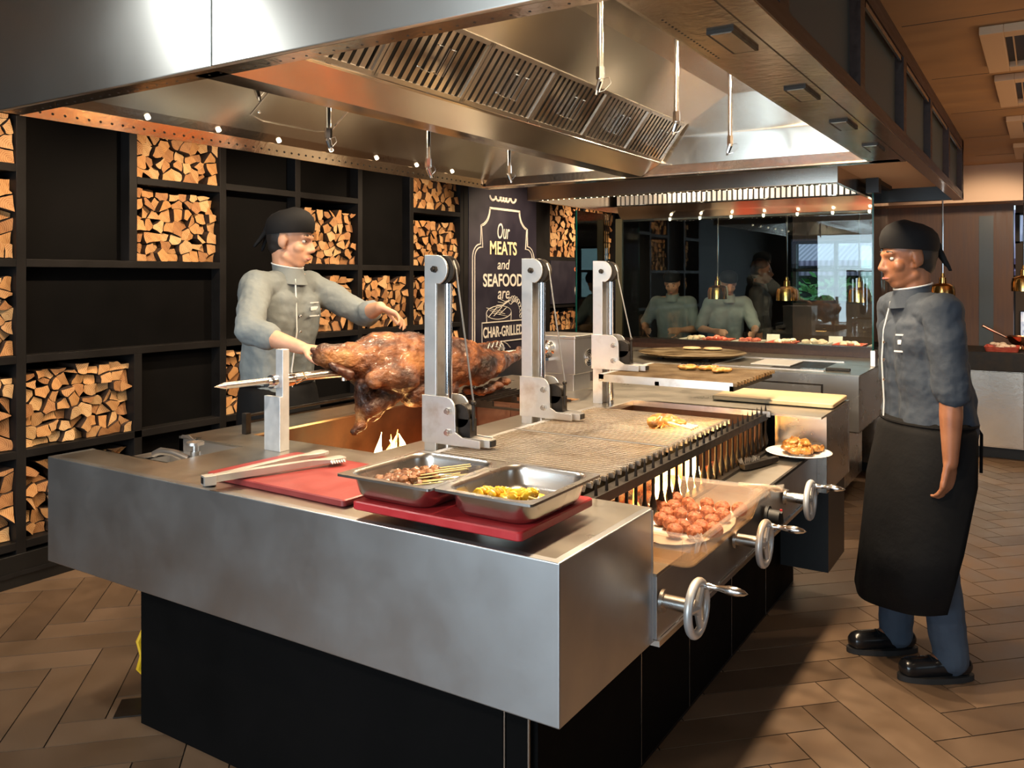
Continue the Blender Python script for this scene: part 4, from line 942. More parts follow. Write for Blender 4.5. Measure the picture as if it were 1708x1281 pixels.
# roast lamb
def lamb():
    mb = MB(); e = mb.cap; X = -2.28
    V = lambda x, y, z: (X + x, y, z)
    t = thing('roast_lamb', 'whole roast lamb browned on the spit over the left fire pit', 'roast', V(0, 2.9, 1.15))
    mb.ell(V(0, 2.72, 1.165), (.135, .30, .135)); mb.ell(V(.02, 2.98, 1.145), (.125, .30, .12)); mb.ell(V(-.01, 2.62, 1.19), (.12, .19, .115))
    mb.ell(V(0, 3.20, 1.12), (.11, .20, .095))
    e(V(.0, 2.48, 1.19), .085, V(-.02, 2.30, 1.235), .045)                     # neck stump
    e(V(.10, 2.62, 1.13), .07, V(.10, 2.50, 1.14), .052); e(V(.10, 2.50, 1.14), .045, V(.11, 2.43, 1.135), .035)
    e(V(.05, 2.60, 1.07), .055, V(.06, 2.46, 1.02), .040)                      # hanging foreleg
    e(V(.03, 2.46, 1.10), .040, V(.03, 2.46, 1.00), .032); e(V(.03, 2.46, 1.00), .030, V(.04, 2.43, .955), .022); e(V(.04, 2.43, .955), .024, V(.04, 2.40, .94), .018)
    e(V(.06, 2.52, 1.03), .035, V(.05, 2.49, .985), .028)
    e(V(.06, 3.18, 1.11), .085, V(.05, 3.36, 1.12), .060); e(V(.05, 3.36, 1.12), .055, V(.04, 3.50, 1.125), .034); e(V(.04, 3.50, 1.125), .030, V(.03, 3.60, 1.135), .026); e(V(.03, 3.60, 1.14), .022, V(.02, 3.63, 1.165), .014)
    e(V(-.08, 3.18, 1.12), .075, V(-.07, 3.40, 1.16), .045); e(V(-.07, 3.40, 1.16), .04, V(-.06, 3.55, 1.19), .02)
    e(V(.05, 2.75, 1.05), .07, V(.06, 2.95, 1.04), .06)
    blob('carcass', mb, M['lamb'], t, voxel=.0075, smooth=5, disp=(.022, .045))
    mb = MB()
    for k in range(5): mb.cap(V(-.03 + .02 * k, 2.36, 1.19 - .008 * k), .022, V(-.05 + .022 * k, 2.27 + .01 * k, 1.255 - .018 * k), .013, 8)
    blob('neck_end', mb, M['lamb_dark'], t, voxel=.006, smooth=2, disp=(.010, .02))
    mb = MB()
    for k in range(4): mb.tube([V(.05 - .01 * k, 3.30 + .05 * k, 1.19), V(.05 - .01 * k, 3.315 + .05 * k, 1.215), V(.04, 3.335 + .05 * k, 1.20), V(.05, 3.35 + .05 * k, 1.18)], .0025, 5)
    obj('binding_wire', mb, M['cable'], t)
lamb()
mb = MB()
rq = random.Random(9)
for k in range(7): mb.ell((-2.30 + rq.uniform(-.04, .04), 3.25 + k * .05, .985 + rq.uniform(0, .02)), (.035, .04, .022), Matrix.Rotation(rq.random() * 3, 3, 'Z'), 8, 6)
mb.box(-2.56, -2.02, 3.22, 3.235, .945, .95); mb.box(-2.56, -2.02, 3.60, 3.615, .945, .95)
t = thing('meat_strip', 'roasted meat pieces on a small rack under the lamb hind leg', 'meat', (-2.30, 3.4, .92))
m2 = MB(); m2.v = mb.v[:-16]; m2.f = mb.f[:-12]; m2.mi = mb.mi[:-12]
blob('meat', m2, M['lamb'], t, voxel=.008, smooth=2, disp=(.012, .02))
mb = MB()
for y in (3.22, 3.42, 3.60): mb.box(-2.60, -1.95, y, y + .012, .922, .932)
for k in range(8): mb.box(-2.42 + k * .035, -2.414 + k * .035, 3.2, 3.63, .955, .961)
for y in (3.22, 3.42, 3.60): mb.box(-2.43, -2.15, y, y + .012, .932, .955)
obj('rack', mb, M['dark_metal'], t)
# ---------------------------------------------------------------- boards, pans and food on the counter
def rrect(cx, cy, hx, hy, r, n=6):
    out = []
    for sx, sy, a0 in ((1, 1, 0), (-1, 1, 90), (-1, -1, 180), (1, -1, 270)):
        for i in range(n + 1):
            a = R(a0 + 90 * i / n); out.append((cx + sx * (hx - r) + r * math.cos(a), cy + sy * (hy - r) + r * math.sin(a)))
    return out
def loft(mb, loops, cap0=False, cap1=False):
    n = len(loops[0]); vs = [p for l in loops for p in l]; fs = []
    for k in range(len(loops) - 1):
        q = k * n; fs += [(q + i, q + (i + 1) % n, q + n + (i + 1) % n, q + n + i) for i in range(n)]
    if cap0: fs.append(tuple(range(n - 1, -1, -1)))
    if cap1: q = (len(loops) - 1) * n; fs.append(tuple(range(q, q + n)))
    return mb.add(vs, fs)
def rot(pts, cx, cy, a):
    c, s = math.cos(a), math.sin(a); return [(cx + (x - cx) * c - (y - cy) * s, cy + (x - cx) * s + (y - cy) * c) for x, y in pts]
def board_obj(name, label, cx, cy, hx, hy, z0, z1, m, a=0, cat='cutting board'):
    mb = MB(); l = rot(rrect(cx, cy, hx, hy, .012), cx, cy, a); li = rot(rrect(cx, cy, hx - .003, hy - .003, .012), cx, cy, a)
    loft(mb, [[(x, y, z0) for x, y in li], [(x, y, z0 + .003) for x, y in l], [(x, y, z1 - .003) for x, y in l], [(x, y, z1) for x, y in li]], True, True)
    return tag(obj(name, mb, m, at=(cx, cy, z0)), label, cat)
board_obj('cutting_board', 'rose red cutting board lying on the counter under the tongs', -1.845, 1.815, .29, .178, .9205, .9405, M['board_rose'], R(-1.5))
board_obj('cutting_board', 'bright red cutting board under the two metal food pans', -1.228, 1.752, .252, .178, .942, .964, M['board_red'], R(0))
board_obj('cutting_board', 'beige cutting board on the far end block of the grill', -1.105, 4.215, .285, .18, .924, .945, M['board_beige'], R(1))
mb = MB(); mb.lathe([(0, .9205), (.05, .9205), (.062, .93), (.066, .942), (.060, .942), (.048, .926), (0, .926)], (-1.10, 1.70, 0), 24); tag(obj('dish', mb, M['white'], smooth=True, at=(-1.10, 1.70, .92)), 'small white dish propping up the bright red cutting board', 'dish')
mb = MB(); mb.lathe([(0, .9205), (.05, .9205), (.062, .93), (.066, .942), (.060, .942), (.048, .926), (0, .926)], (-1.38, 1.80, 0), 24); tag(obj('dish', mb, M['white'], smooth=True, at=(-1.38, 1.80, .92)), 'white dish hidden under the left half of the bright red board', 'dish')
def gn_pan(label, cx, cy, hx, hy, zb, zt):
    t = thing('food_pan', label, 'pan', (cx, cy, zb), 'steel gastronorm pans on the red board')
    mb = MB(); L = lambda i, z, r: [(x, y, z) for x, y in rrect(cx, cy, hx - i, hy - i, r)]
    loft(mb, [L(.045, zb, .045), L(.034, zb + .004, .048), L(.027, zb + .016, .048), L(.020, zt - .012, .048), L(.019, zt - .004, .045), L(.001, zt - .003, .010), L(0, zt - .006, .008), L(0, zt, .008), L(.017, zt, .043), L(.021, zt - .006, .045), L(.022, zt - .013, .045), L(.029, zb + .017, .045), L(.036, zb + .006, .045), L(.045, zb + .002, .042)], True, True)
    obj('pan_body', mb, M['steel'], t, smooth=True)
    return t
gn_pan('left steel food pan, holding brown satay sticks', -1.376, 1.738, .150, .172, .9645, 1.028)
gn_pan('right steel food pan, holding yellow marinated satay', -1.088, 1.752, .1365, .172, .9645, 1.028)
rs = random.Random(21)
def skewer(label, grp, hx, hy, ang, z, m, wid, mlen, slen, tilt=0, curl=0):
    d = Vector((math.cos(ang), math.sin(ang), tilt)); p0 = Vector((hx, hy, z)); t = thing('satay_skewer', label, 'skewer', p0, grp)
    mb = MB(); k = 5
    for i in range(k):
        f = i / (k - 1); c = p0 + d * (mlen * f); mb.ell(c + Vector((rs.uniform(-.002, .002), rs.uniform(-.002, .002), curl * math.sin(PI * f))), (mlen / k * .75, wid * rs.uniform(.8, 1.1), wid * .7), Matrix.Rotation(ang, 3, 'Z'), 10, 6)
    mb.v = [(a + rs.uniform(-.0022, .0022), b + rs.uniform(-.0022, .0022), c + rs.uniform(-.0022, .0022)) for a, b, c in mb.v]; obj('meat', mb, m, t, smooth=True)
    mb = MB(); mb.cyl(p0 + d * (-.008), p0 + d * (mlen + slen), .0019, n=7); obj('stick', mb, M['stick'], t)
n1 = ['frontmost', 'second', 'third', 'fourth', 'fifth', 'sixth', 'seventh', 'eighth', 'ninth', 'tenth', 'eleventh', 'twelfth']
for i in range(12):
    f = i / 11
    lay = 0 if i % 2 == 0 else .013
    skewer('brown satay skewer, %s of the fan in the left pan counted from the pan front' % n1[i], 'brown satay skewers', -1.475 + .015 * math.sin(i) , 1.628 + .135 * f, R(38 + rs.uniform(-10, 12)), .981 + lay, M['satay'], .0165, .10, .10, .10)
for i in range(10):
    f = i / 9
    skewer('yellow satay skewer, %s of the heap in the right pan counted from its left' % n1[i].replace('frontmost', 'first'), 'yellow satay skewers', -1.165 + .095 * f, 1.735 + .035 * f + rs.uniform(-.01, .01), R(-75 + 22 * f + rs.uniform(-30, 26)), .985 + (.011 if i % 2 else 0), M['curry'], .0175, .055, .055, rs.uniform(-.05, .15), .004)
mb = MB(); mb.ell((-1.12, 1.775, .977), (.085, .045, .020), Matrix.Rotation(R(20), 3, 'Z')); o = blob('curry_marinade', mb, M['curry'], voxel=.004, smooth=2, disp=(.008, .012), at=(-1.12, 1.775, .967)); tag(o, 'lumpy yellow marinade under the skewers of the right pan', 'marinade')
# tongs
M['tong'] = noisy('tong', [(.3, (.46, .43, .38)), (.7, (.58, .55, .50))], 8, (.35, .5), .7)
t = thing('tongs', 'long steel kitchen tongs resting across the rose red board', 'tongs', (-2.0, 1.6, .945))
P0 = Vector((-2.005, 1.565, .952))
for tip, nm in (((-1.865, 1.955, .958), 'arm'), ((-1.975, 1.985, .960), 'arm')):
    T = Vector(tip); d = (T - P0); L_ = d.length; d.normalize(); side = d.cross(Vector((0, 0, 1))).normalized(); up = side.cross(d)
    mb = MB(); loops = []
    for f, w, h in ((0, .012, .0125), (.35, .012, .0125), (.72, .010, .011), (.80, .014, .008), (.87, .022, .006), (.93, .025, .007), (.98, .019, .007), (1.0, .007, .004)):
        c = P0 + d * L_ * f; sg = -1 if nm else 1
        loops.append([c + side * w + up * h, c + side * w - up * h * .6, c - side * w - up * h * .6, c - side * w + up * h])
    loft(mb, loops, True, True)
    if tip[0] > -1.9:
        for k in range(6): mb.cap(P0 + d * L_ * (.86 + .02 * k) + side * .022, .0045, P0 + d * L_ * (.86 + .02 * k) + side * .030 - up * .004, .003, 6)
    obj('arm', mb, M['tong'], t, bevel=.0015)
mb = MB(); mb.obox(P0 + Vector((-.004, -.012, 0)), (.034, .034, .027), Matrix.Rotation(R(-20), 3, 'Z')); mb.m = 1; mb.obox(P0 + Vector((-.012, -.0265, 0)), (.020, .004, .018), Matrix.Rotation(R(-20), 3, 'Z')); obj('hinge', mb, [M['tong'], M['black']], t, bevel=.001)
mb = MB(); mb.tube([(-2.055 + .016 * math.cos(2 * PI * i / 16), 1.592 + .012 * math.sin(2 * PI * i / 16), .926) for i in range(16)], .0055, 8, closed=True); tag(obj('rubber_ring', mb, M['rubber'], smooth=True, at=(-2.055, 1.592, .92)), 'small black rubber ring on the front edge of the counter', 'ring')
# tub of meatballs
t = thing('plastic_tub', 'clear plastic food tub of raw meatballs lined with cling film', 'tub', (-.945, 2.42, .751))
mb = MB(); L = lambda i, z, r=.03: [(x, y, z) for x, y in rrect(-.945, 2.42, .185 - i, .315 - i, r)]
loft(mb, [L(.035, .7515), L(.028, .757), L(.004, .838), L(-.006, .839), L(-.006, .845), L(.006, .845), L(.010, .838), L(.032, .759), L(.036, .755)], True, True); obj('tub_body', mb, M['plastic'], t, smooth=True)
rc = random.Random(8)
mb = MB(); loops = []
def crumple(cx, cy, hx, hy, z, amp, n=12):
    return [(x + rc.uniform(-amp, amp), y + rc.uniform(-amp, amp), z + rc.uniform(-amp, amp)) for x, y in rrect(cx, cy, hx, hy, .03, n)]
loft(mb, [crumple(-.945, 2.42, .148, .276, .766, .001), crumple(-.945, 2.42, .158, .288, .80, .004), crumple(-.945, 2.42, .170, .300, .84, .004), crumple(-.945, 2.42, .186, .318, .852, .006), crumple(-.945, 2.42, .198, .330, .842, .007), crumple(-.945, 2.42, .200, .334, .815, .009)])
loft(mb, [crumple(-.80, 2.735, .05, .012, .852, .008, 4), crumple(-.75, 2.76, .03, .012, .845, .009, 4), crumple(-.72, 2.765, .008, .006, .838, .006, 4)], True, True)
o = obj('cling_film', mb, M['film']); tag(o, 'crumpled cling film hanging over the rim of the meatball tub', 'cling film')
mp = [(-1.059, 2.571), (-1.047, 2.678), (-1.013, 2.574), (-1.005, 2.492), (-.989, 2.641), (-.965, 2.506), (-.953, 2.587), (-.933, 2.664), (-.899, 2.572), (-.912, 2.492), (-.958, 2.405), (-.914, 2.395), (-.876, 2.648), (-.848, 2.568), (-.857, 2.492), (-.863, 2.411), (-.916, 2.335), (-.86, 2.349), (-.996, 2.427), (-.824, 2.66), (-.819, 2.407)]
order = sorted(range(len(mp)), key=lambda i: mp[i][1])
rowname = {}
rk = random.Random(12)
M3 = None
for rank, i in enumerate(order):
    x, y = mp[i]; mb = MB(); s = .0245 * rk.uniform(.92, 1.08)
    mb.ell((x, y, .785), (s, s * rk.uniform(.9, 1.1), s * .88), None, 16, 12)
    r2 = random.Random(i); mb.v = [(a + r2.uniform(-.0014, .0014), b + r2.uniform(-.0014, .0014), c + r2.uniform(-.0014, .0014)) for a, b, c in mb.v]
    o = obj('meatball', mb, M['meatball'], smooth=True, at=(x, y, .785)); 
    tag(o, 'raw meatball, %d%s nearest the near end of the clear tub' % (rank + 1, {1: 'st', 2: 'nd', 3: 'rd', 21: 'st'}.get(rank + 1, 'th')), 'meatball', 'raw meatballs in the tub')
mb = MB(); mb.lathe([(0, .7625), (.12, .7625), (.125, .763)], (-.93, 2.5, 0), 20); mb.v = [(x, y * 1.0 + (y - 2.5) * .9, z) for x, y, z in mb.v]
tag(obj('paper_liner', mb, M['white'], at=(-.93, 2.5, .7625)), 'white paper liner under the meatballs in the tub', 'paper')
# brush, plate with chicken, ribs, chicken on raised grate
t = thing('grill_brush', 'short black grill brush lying on the low shelf beside the plate', 'brush', (-1.0, 3.5, .751))
Mr = Matrix.Rotation(R(72), 3, 'Z')
mb = MB(); loops = []
for f, w, h in ((-.11, .014, .012), (-.09, .020, .014), (0, .019, .014), (.05, .016, .014), (.08, .013, .012), (.12, .014, .012), (.14, .008, .009)):
    c = Vector((-.99, 3.44, .766)); a = Mr @ Vector((f, 0, 0)); s = Mr @ Vector((0, w, 0)); u = Vector((0, 0, h)); loops.append([c + a + s + u, c + a + s - u * .8, c + a - s - u * .8, c + a - s + u])
loft(mb, loops, True, True); obj('handle', mb, M['dark_metal'], t, bevel=.003)
mb = MB()
for i in range(60): f = rs.uniform(-.12, 0); w = rs.uniform(-.014, .014); c = Vector((-.99, 3.44, .782)) + Mr @ Vector((f, w, 0)); mb.cyl(c, c + Vector((rs.uniform(-.006, .006), rs.uniform(-.006, .006), .016)), .0012, n=5)
obj('bristles', mb, M['cable'], t)
mb = MB(); PX, PY = -.955, 4.0; PX, PY = -.935, 3.775
PX, PY = -.90, 3.745
mb.lathe([(0, .7525), (.075, .7525), (.085, .757), (.135, .770), (.138, .772), (.134, .774), (.085, .762), (0, .760)], (PX, PY, 0), 40); tag(obj('plate', mb, M['white'], smooth=True, at=(PX, PY, .752)), 'round white plate of grilled chicken at the far end of the low shelf', 'plate')
rp = random.Random(31)
pos = [(0, 0, .792), (.045, .02, .785), (-.05, .01, .786), (.01, .05, .786), (0, -.055, .784), (-.03, -.035, .79), (.04, -.04, .786), (-.055, .05, .782), (.06, .06, .780), (-.015, .02, .812), (.03, 0, .810), (-.03, -.01, .808)]
wh = ['topmost left', 'right middle', 'left middle', 'back middle', 'front middle', 'front left', 'front right', 'back left', 'back right', 'upper middle', 'upper right', 'upper left']
for (dx, dy, z), w in zip(pos, wh):
    mb = MB(); a = rp.random() * PI
    mb.ell((PX + dx, PY + dy, z), (.036, .021, .015), Matrix.Rotation(a, 3, 'Z'), 12, 8); mb.ell((PX + dx + .02 * math.cos(a), PY + dy + .02 * math.sin(a), z + .004), (.016, .018, .014), None, 10, 6)
    o = blob('chicken_piece', mb, M['chicken'], voxel=.004, smooth=2, disp=(.020, .012), at=(PX + dx, PY + dy, z)); tag(o, 'grilled chicken piece, %s of the heap on the white plate' % w, 'chicken', 'chicken pieces on the plate')
t = thing('rack_of_ribs', 'small rack of lamb ribs with bare bones on the middle grate', 'ribs', (-1.24, 3.08, .946))
mb = MB(); d = Vector((.80, -.02, 0)); mb.ell((-1.272, 3.06, .968), (.035, .055, .028)); mb.ell((-1.225, 3.075, .975), (.055, .045, .020), Matrix.Rotation(R(10), 3, 'Y')); mb.ell((-1.19, 3.08, .968), (.03, .038, .012))
blob('meat', mb, M['chicken'], t, voxel=.0045, smooth=2, disp=(.014, .02))
for k in range(4):
    mb = MB(); y = 3.035 + .022 * k; mb.cap((-1.215, y, .972 - .002 * k), .0055, (-1.125, y + .004, .955), .0045, 8); obj('rib_bone', mb, M['bone'], t, smooth=True)
for k, (x, y, w) in enumerate(((-1.44, 3.83, 'left'), (-1.35, 3.86, 'middle'), (-1.27, 3.80, 'right'))):
    mb = MB(); mb.ell((x, y, 1.098), (.05, .028, .013), Matrix.Rotation(R(20 + 25 * k), 3, 'Z')); mb.ell((x + .03, y + .012, 1.10), (.024, .02, .012))
    o = blob('chicken_piece', mb, M['chicken'], voxel=.0045, smooth=2, disp=(.014, .02), at=(x, y, 1.086)); tag(o, 'golden chicken piece, %s of the three on the raised far grate' % w, 'chicken', 'chicken pieces on the raised grate')
# yellow hose and floor plate at the base
mb = MB(); mb.tube([(-2.78, 1.97, .56), (-2.80, 1.94, .40), (-2.835, 1.91, .22), (-2.852, 1.895, .17), (-2.836, 1.90, .12), (-2.852, 1.895, .07), (-2.82, 1.93, .014), (-2.72, 2.05, .013)], .011, 8)
m_ = simple('yellow_rubber', (.75, .45, .02), .45); tag(obj('yellow_hose', mb, m_, smooth=True, at=(-2.8, 1.93, 0)), 'yellow rubber hose peeping out behind the left edge of the black base', 'hose')
mb = MB(); mb.obox((-2.72, 1.80, .003), (.13, .13, .004), Matrix.Rotation(R(45), 3, 'Z')); tag(obj('floor_cover', mb, M['dark_metal'], at=(-2.72, 1.80, .003), bevel=.001), 'square metal floor cover at the left foot of the black base', 'cover')
# ---------------------------------------------------------------- back station behind the island
t = thing('back_station', 'stainless cooking station with flat worktop beyond the char-grill', 'cooking station', (-2.4, 6.1, 0))
mb = MB(); mb.box(-3.7, -.965, 5.53, 5.55, .56, .915); mb.box(-.985, -.965, 5.55, 6.75, .56, .915); mb.box(-3.7, -.965, 5.53, 6.75, .56, .57); mb.box(-3.7, -3.68, 5.55, 6.75, .56, .915); obj('apron', mb, M['steel'], t, bevel=.003)
mb = MB(); mb.box(-3.7, -.965, 5.53, 6.75, .912, .92); obj('worktop', mb, M['steel_top'], t)
mb = MB(); mb.box(-1.70, -1.18, 5.524, 5.53, .70, .852); mb.m = 1; mb.box(-1.69, -1.19, 5.520, 5.524, .71, .842); mb.cyl((-1.62, 5.52, .79), (-1.62, 5.512, .79), .007, n=10); obj('control_panel', mb, [M['dark_metal'], M['steel']], t)
mb = MB(); mb.box(-3.5, -1.15, 5.75, 6.70, .08, .56); obj('base', mb, M['steel'], t)
mb = MB(); mb.box(-3.5, -1.25, 5.85, 6.70, 0, .08); obj('plinth', mb, M['black'], t)
mb = MB(); mb.box(-3.7, -.99, 6.76, 6.80, .92, 1.0); obj('upstand', mb, M['brown_beam'], t)
mb = MB(); mb.box(-1.93, -1.20, 5.64, 5.655, .92, .926); mb.box(-1.93, -1.20, 6.30, 6.315, .92, .928); mb.box(-1.94, -1.925, 5.64, 6.315, .92, .926); mb.m = 1; mb.box(-1.56, -1.24, 5.70, 6.25, .92, .9215)
obj('griddle_rim', mb, [M['steel_bright'], M['dark_metal']], t)
mb = MB()
for k in range(9): mb.box(-2.15 + k * .025, -2.14 + k * .025, 5.60, 5.72, .92, .926)
obj('vent_slots', mb, M['black'], t)
t = thing('round_griddle', 'wide round black griddle plate on the back station', 'griddle', (-2.24, 6.08, .92))
mb = MB(); mb.lathe([(0, .945), (.34, .945), (.385, .957), (.40, .966), (.392, .968), (.34, .960), (0, .958)], (-2.24, 6.06, 0), 48); obj('plate', mb, M['grate_burnt'], t, smooth=True)
mb = MB()
for k in range(4): a = R(45 + 90 * k); mb.box(-2.24 + .25 * math.cos(a) - .02, -2.24 + .25 * math.cos(a) + .02, 6.06 + .25 * math.sin(a) - .02, 6.06 + .25 * math.sin(a) + .02, .92, .947)
obj('foot', mb, M['dark_metal'], t)
for x, y, w in ((-2.34, 6.33, 'left'), (-2.18, 6.36, 'right')):
    mb = MB(); mb.lathe([(0, .962), (.06, .962), (.072, .970), (.066, .979), (0, .984)], (x, y, 0), 20); tag(obj('flatbread', mb, M['bun'], smooth=True, at=(x, y, .962)), 'small pale flatbread, %s of the pair on the round griddle' % w, 'bread', 'flatbreads on the griddle')
mb = MB(); mb.box(-1.72, -1.45, 5.80, 6.16, .922, .932); tag(obj('white_tray', mb, M['white'], bevel=.003, at=(-1.6, 6, .922)), 'white cutting tray lying flat on the back station', 'tray')
t = thing('spatula', 'dark handled spatula at the right end of the back station', 'spatula', (-1.1, 5.75, .92)); mb = MB(); mb.box(-1.20, -1.05, 5.70, 5.73, .922, .94); obj('handle', mb, M['rubber'], t, bevel=.004); mb = MB(); mb.box(-1.36, -1.20, 5.69, 5.74, .922, .926); obj('blade', mb, M['steel'], t)
# glass screen
t = thing('glass_screen', 'tall glass screen along the back of the cooking station', 'glass screen', (-2.0, 6.75, .92))
mb = MB(); mb.box(-3.13, -1.0, 6.742, 6.752, 1.0, 2.03); obj('back_pane', mb, M['glass'], t)
mb = MB(); mb.box(-.985, -.975, 6.12, 6.752, .97, 2.17); obj('side_pane', mb, M['glass'], t)
mb = MB(); mb.box(-.9855, -.9745, 6.115, 6.12, .97, 2.17); obj('pane_edge', mb, M['glass_edge'], t)
for a, b in ((6.11, 6.20), (6.45, 6.50), (6.66, 6.75)): mb = MB(); mb.box(-.997, -.963, a, b, .92, 1.03); obj('clamp', mb, M['steel_bright'], t, bevel=.003)
mb = MB(); mb.box(-1.01, -.95, 6.10, 6.75, 2.17, 2.20); mb.box(-1.02, -.94, 6.09, 6.20, 2.10, 2.2); obj('top_bracket', mb, M['black'], t)
mb = MB(); mb.box(-3.19, -3.13, 6.73, 6.76, .92, 2.04); obj('corner_post', mb, simple('bronze', (.16, .13, .07), .35, .8), t)
t = thing('glass_screen', 'glass screen standing beside the motor box with the green edge', 'glass screen', (-3.3, 6.1, .92))
mb = MB(); mb.box(-3.26, -3.25, 6.12, 6.73, .92, 2.08); obj('pane', mb, M['glass'], t); mb = MB(); mb.box(-3.2605, -3.2495, 6.113, 6.12, .92, 2.08); obj('pane_edge', mb, M['glass_edge'], t)
# ---------------------------------------------------------------- serving pass with heat lamps
t = thing('serving_pass', 'long serving pass counter behind the glass screen', 'counter', (-2.0, 7.3, 0))
mb = MB(); mb.box(-3.4, -.85, 6.98, 7.62, .90, .945); obj('counter_top', mb, M['brown_beam'], t, bevel=.003)
mb = MB(); mb.box(-3.4, -.85, 7.02, 7.58, .08, .90); obj('counter_body', mb, M['steel_lip'], t)
mb = MB(); mb.box(-3.4, -.85, 7.10, 7.55, 0, .08); obj('plinth', mb, M['black'], t)
def heat_lamp(x, y, zb, label):
    t = thing('heat_lamp', label, 'heat lamp', (x, y, zb), 'heat lamps over the serving pass')
    mb = MB(); mb.cyl((x, y, zb + .14), (x, y, ZC), .006, n=8); obj('cord', mb, M['chrome'], t)
    mb = MB(); mb.lathe([(.088, 0), (.088, .065), (.080, .10), (.055, .118), (.028, .122), (.026, .165), (.014, .17), (.012, .20), (0, .20)], (x, y, zb), 28); obj('shade', mb, M['gold'], t, smooth=True)
    mb = MB(); mb.lathe([(0, .02), (.05, .022), (.05, .03), (.03, .09), (0, .09)], (x, y, zb), 20); obj('bulb', mb, M['lamp_hot'], t)
    light('heat_glow', 'SPOT', (x, y, zb - .005), 15, (1, .72, .42), (x, y, 0), .03, spot=120, blend=.6)
heat_lamp(-2.44, 7.25, 1.335, 'heat lamp hanging behind the glass, leftmost over the pass')
heat_lamp(-1.84, 7.25, 1.33, 'heat lamp hanging behind the middle of the glass over the pass')
heat_lamp(-1.265, 7.25, 1.325, 'heat lamp hanging behind the right end of the glass')
heat_lamp(-.66, 7.25, 1.36, "heat lamp on a long cord above the standing cook's head")
heat_lamp(-.13, 7.6, 1.42, 'heat lamp at the far right over the steel counter')
rf = random.Random(14)
trays = [(-2.62, 'food_pale', 'far left'), (-2.42, 'food_red', 'second from the left'), (-2.14, 'food_red', 'third from the left'), (-1.86, 'food_pale', 'in the middle'), (-1.60, 'food_pale', 'right of the middle'), (-1.33, 'food_pale', 'second from the right'), (-1.06, 'food_red', 'at the right end behind the glass edge')]
for k, (x, fm, w) in enumerate(trays):
    y = 7.2 + rf.uniform(-.03, .05)
    t = thing('food_tray', 'shallow tray of food on the serving pass, ' + w, 'tray', (x, y, .945), 'food trays on the serving pass')
    mb = MB(); L = lambda i, z: [(a, b, z) for a, b in rrect(x, y, .115 - i, .15 - i, .02)]
    loft(mb, [L(.012, .9455), L(0, .985), L(.006, .985), L(.016, .951)], True, True); obj('tray_body', mb, M['food_red'] if k % 2 else M['white'], t)
    mb = MB()
    for i in range(14): mb.ell((x + rf.uniform(-.07, .07), y + rf.uniform(-.1, .1), .978 + rf.uniform(0, .02)), (.03, .035, .018), None, 8, 6)
    obj('food', mb, M[fm], t, smooth=True)
for x, y, w in ((-2.0, 7.42, 'left'), (-1.48, 7.40, 'right')):
    mb = MB(); mb.prism([(7.40, .945), (7.44, .945), (7.425, 1.03), (7.42, 1.03)], 'x', x - .055, x + .055); tag(obj('name_card', mb, M['white'], at=(x, y, .945)), 'small white tent card on the pass, %s of the two' % w, 'card', 'tent cards on the pass')
# steel counter on the far right
t = thing('steel_counter', 'stainless counter in front of the timber wall at the far right', 'counter', (.6, 8.3, 0))
mb = MB(); mb.box(-.72, 2.2, 8.115, 8.75, .10, .74); obj('counter_body', mb, M['steel_lip'], t)
for k in range(5):
    mb = MB(); x = -.715 + k * .585; mb.box(x, x + .575, 8.10, 8.115, .11, .735); obj('door', mb, M['steel_lip'], t, bevel=.003)
mb = MB(); mb.box(-.74, 2.2, 8.08, 8.78, .74, .90); obj('counter_top', mb, M['dark_metal'], t, bevel=.003)
mb = MB(); mb.box(-.7, 2.2, 8.2, 8.7, 0, .10); obj('plinth', mb, M['black'], t)
for x, w in ((-.30, 'beside the copper pan'), (.02, 'at the right edge of the picture')):
    t = thing('food_tray', 'shallow tray of food on the far steel counter ' + w, 'tray', (x, 8.3, .90))
    mb = MB(); L = lambda i, z: [(a, b, z) for a, b in rrect(x, 8.3, .13 - i, .17 - i, .02)]
    loft(mb, [L(.012, .9005), L(0, .94), L(.006, .94), L(.016, .906)], True, True); obj('tray_body', mb, M['food_red'], t)
    mb = MB()
    for i in range(16): mb.ell((x + rf.uniform(-.08, .08), 8.3 + rf.uniform(-.12, .12), .932 + rf.uniform(0, .02)), (.03, .035, .018), None, 8, 6)
    obj('food', mb, M['food_pale'], t, smooth=True)
t = thing('copper_pan', 'copper saucepan with a raised handle behind the food tray on the far counter', 'pan', (-.16, 8.58, .90))
mb = MB(); mb.lathe([(0, .935), (.07, .935), (.10, .96), (.125, 1.01), (.122, 1.012), (.095, .965), (.065, .941), (0, .941)], (-.16, 8.58, 0), 28); mb.cyl((-.16, 8.58, .90), (-.16, 8.58, .936), .06, .05, 16); obj('bowl', mb, M['copper'], t, smooth=True)
mb = MB(); mb.cyl((-.27, 8.56, .995), (-.46, 8.50, 1.10), .010, .013, 10); obj('handle', mb, M['copper'], t)
t = thing('picture_frame', 'small dark framed picture high on the wall right of the timber panel', 'picture', (-.05, 9.58, 1.75))
mb = MB(); mb.box(-.17, .25, 9.57, 9.6, 1.50, 1.80); obj('frame', mb, M['slate'], t, bevel=.003); mb = MB(); mb.box(-.12, .20, 9.565, 9.57, 1.53, 1.77); obj('picture', mb, noisy('picture_art', [(.4, (.02, .02, .03)), (.6, (.25, .12, .12)), (.75, (.5, .4, .35))], 14), t)
t = thing('menu_poster', 'bright colourful menu poster low on the wall at the far right', 'screen', (.1, 9.58, 1.1))
mb = MB(); mb.box(-.2, .35, 9.57, 9.6, .92, 1.20); obj('poster_border', mb, M['black'], t)
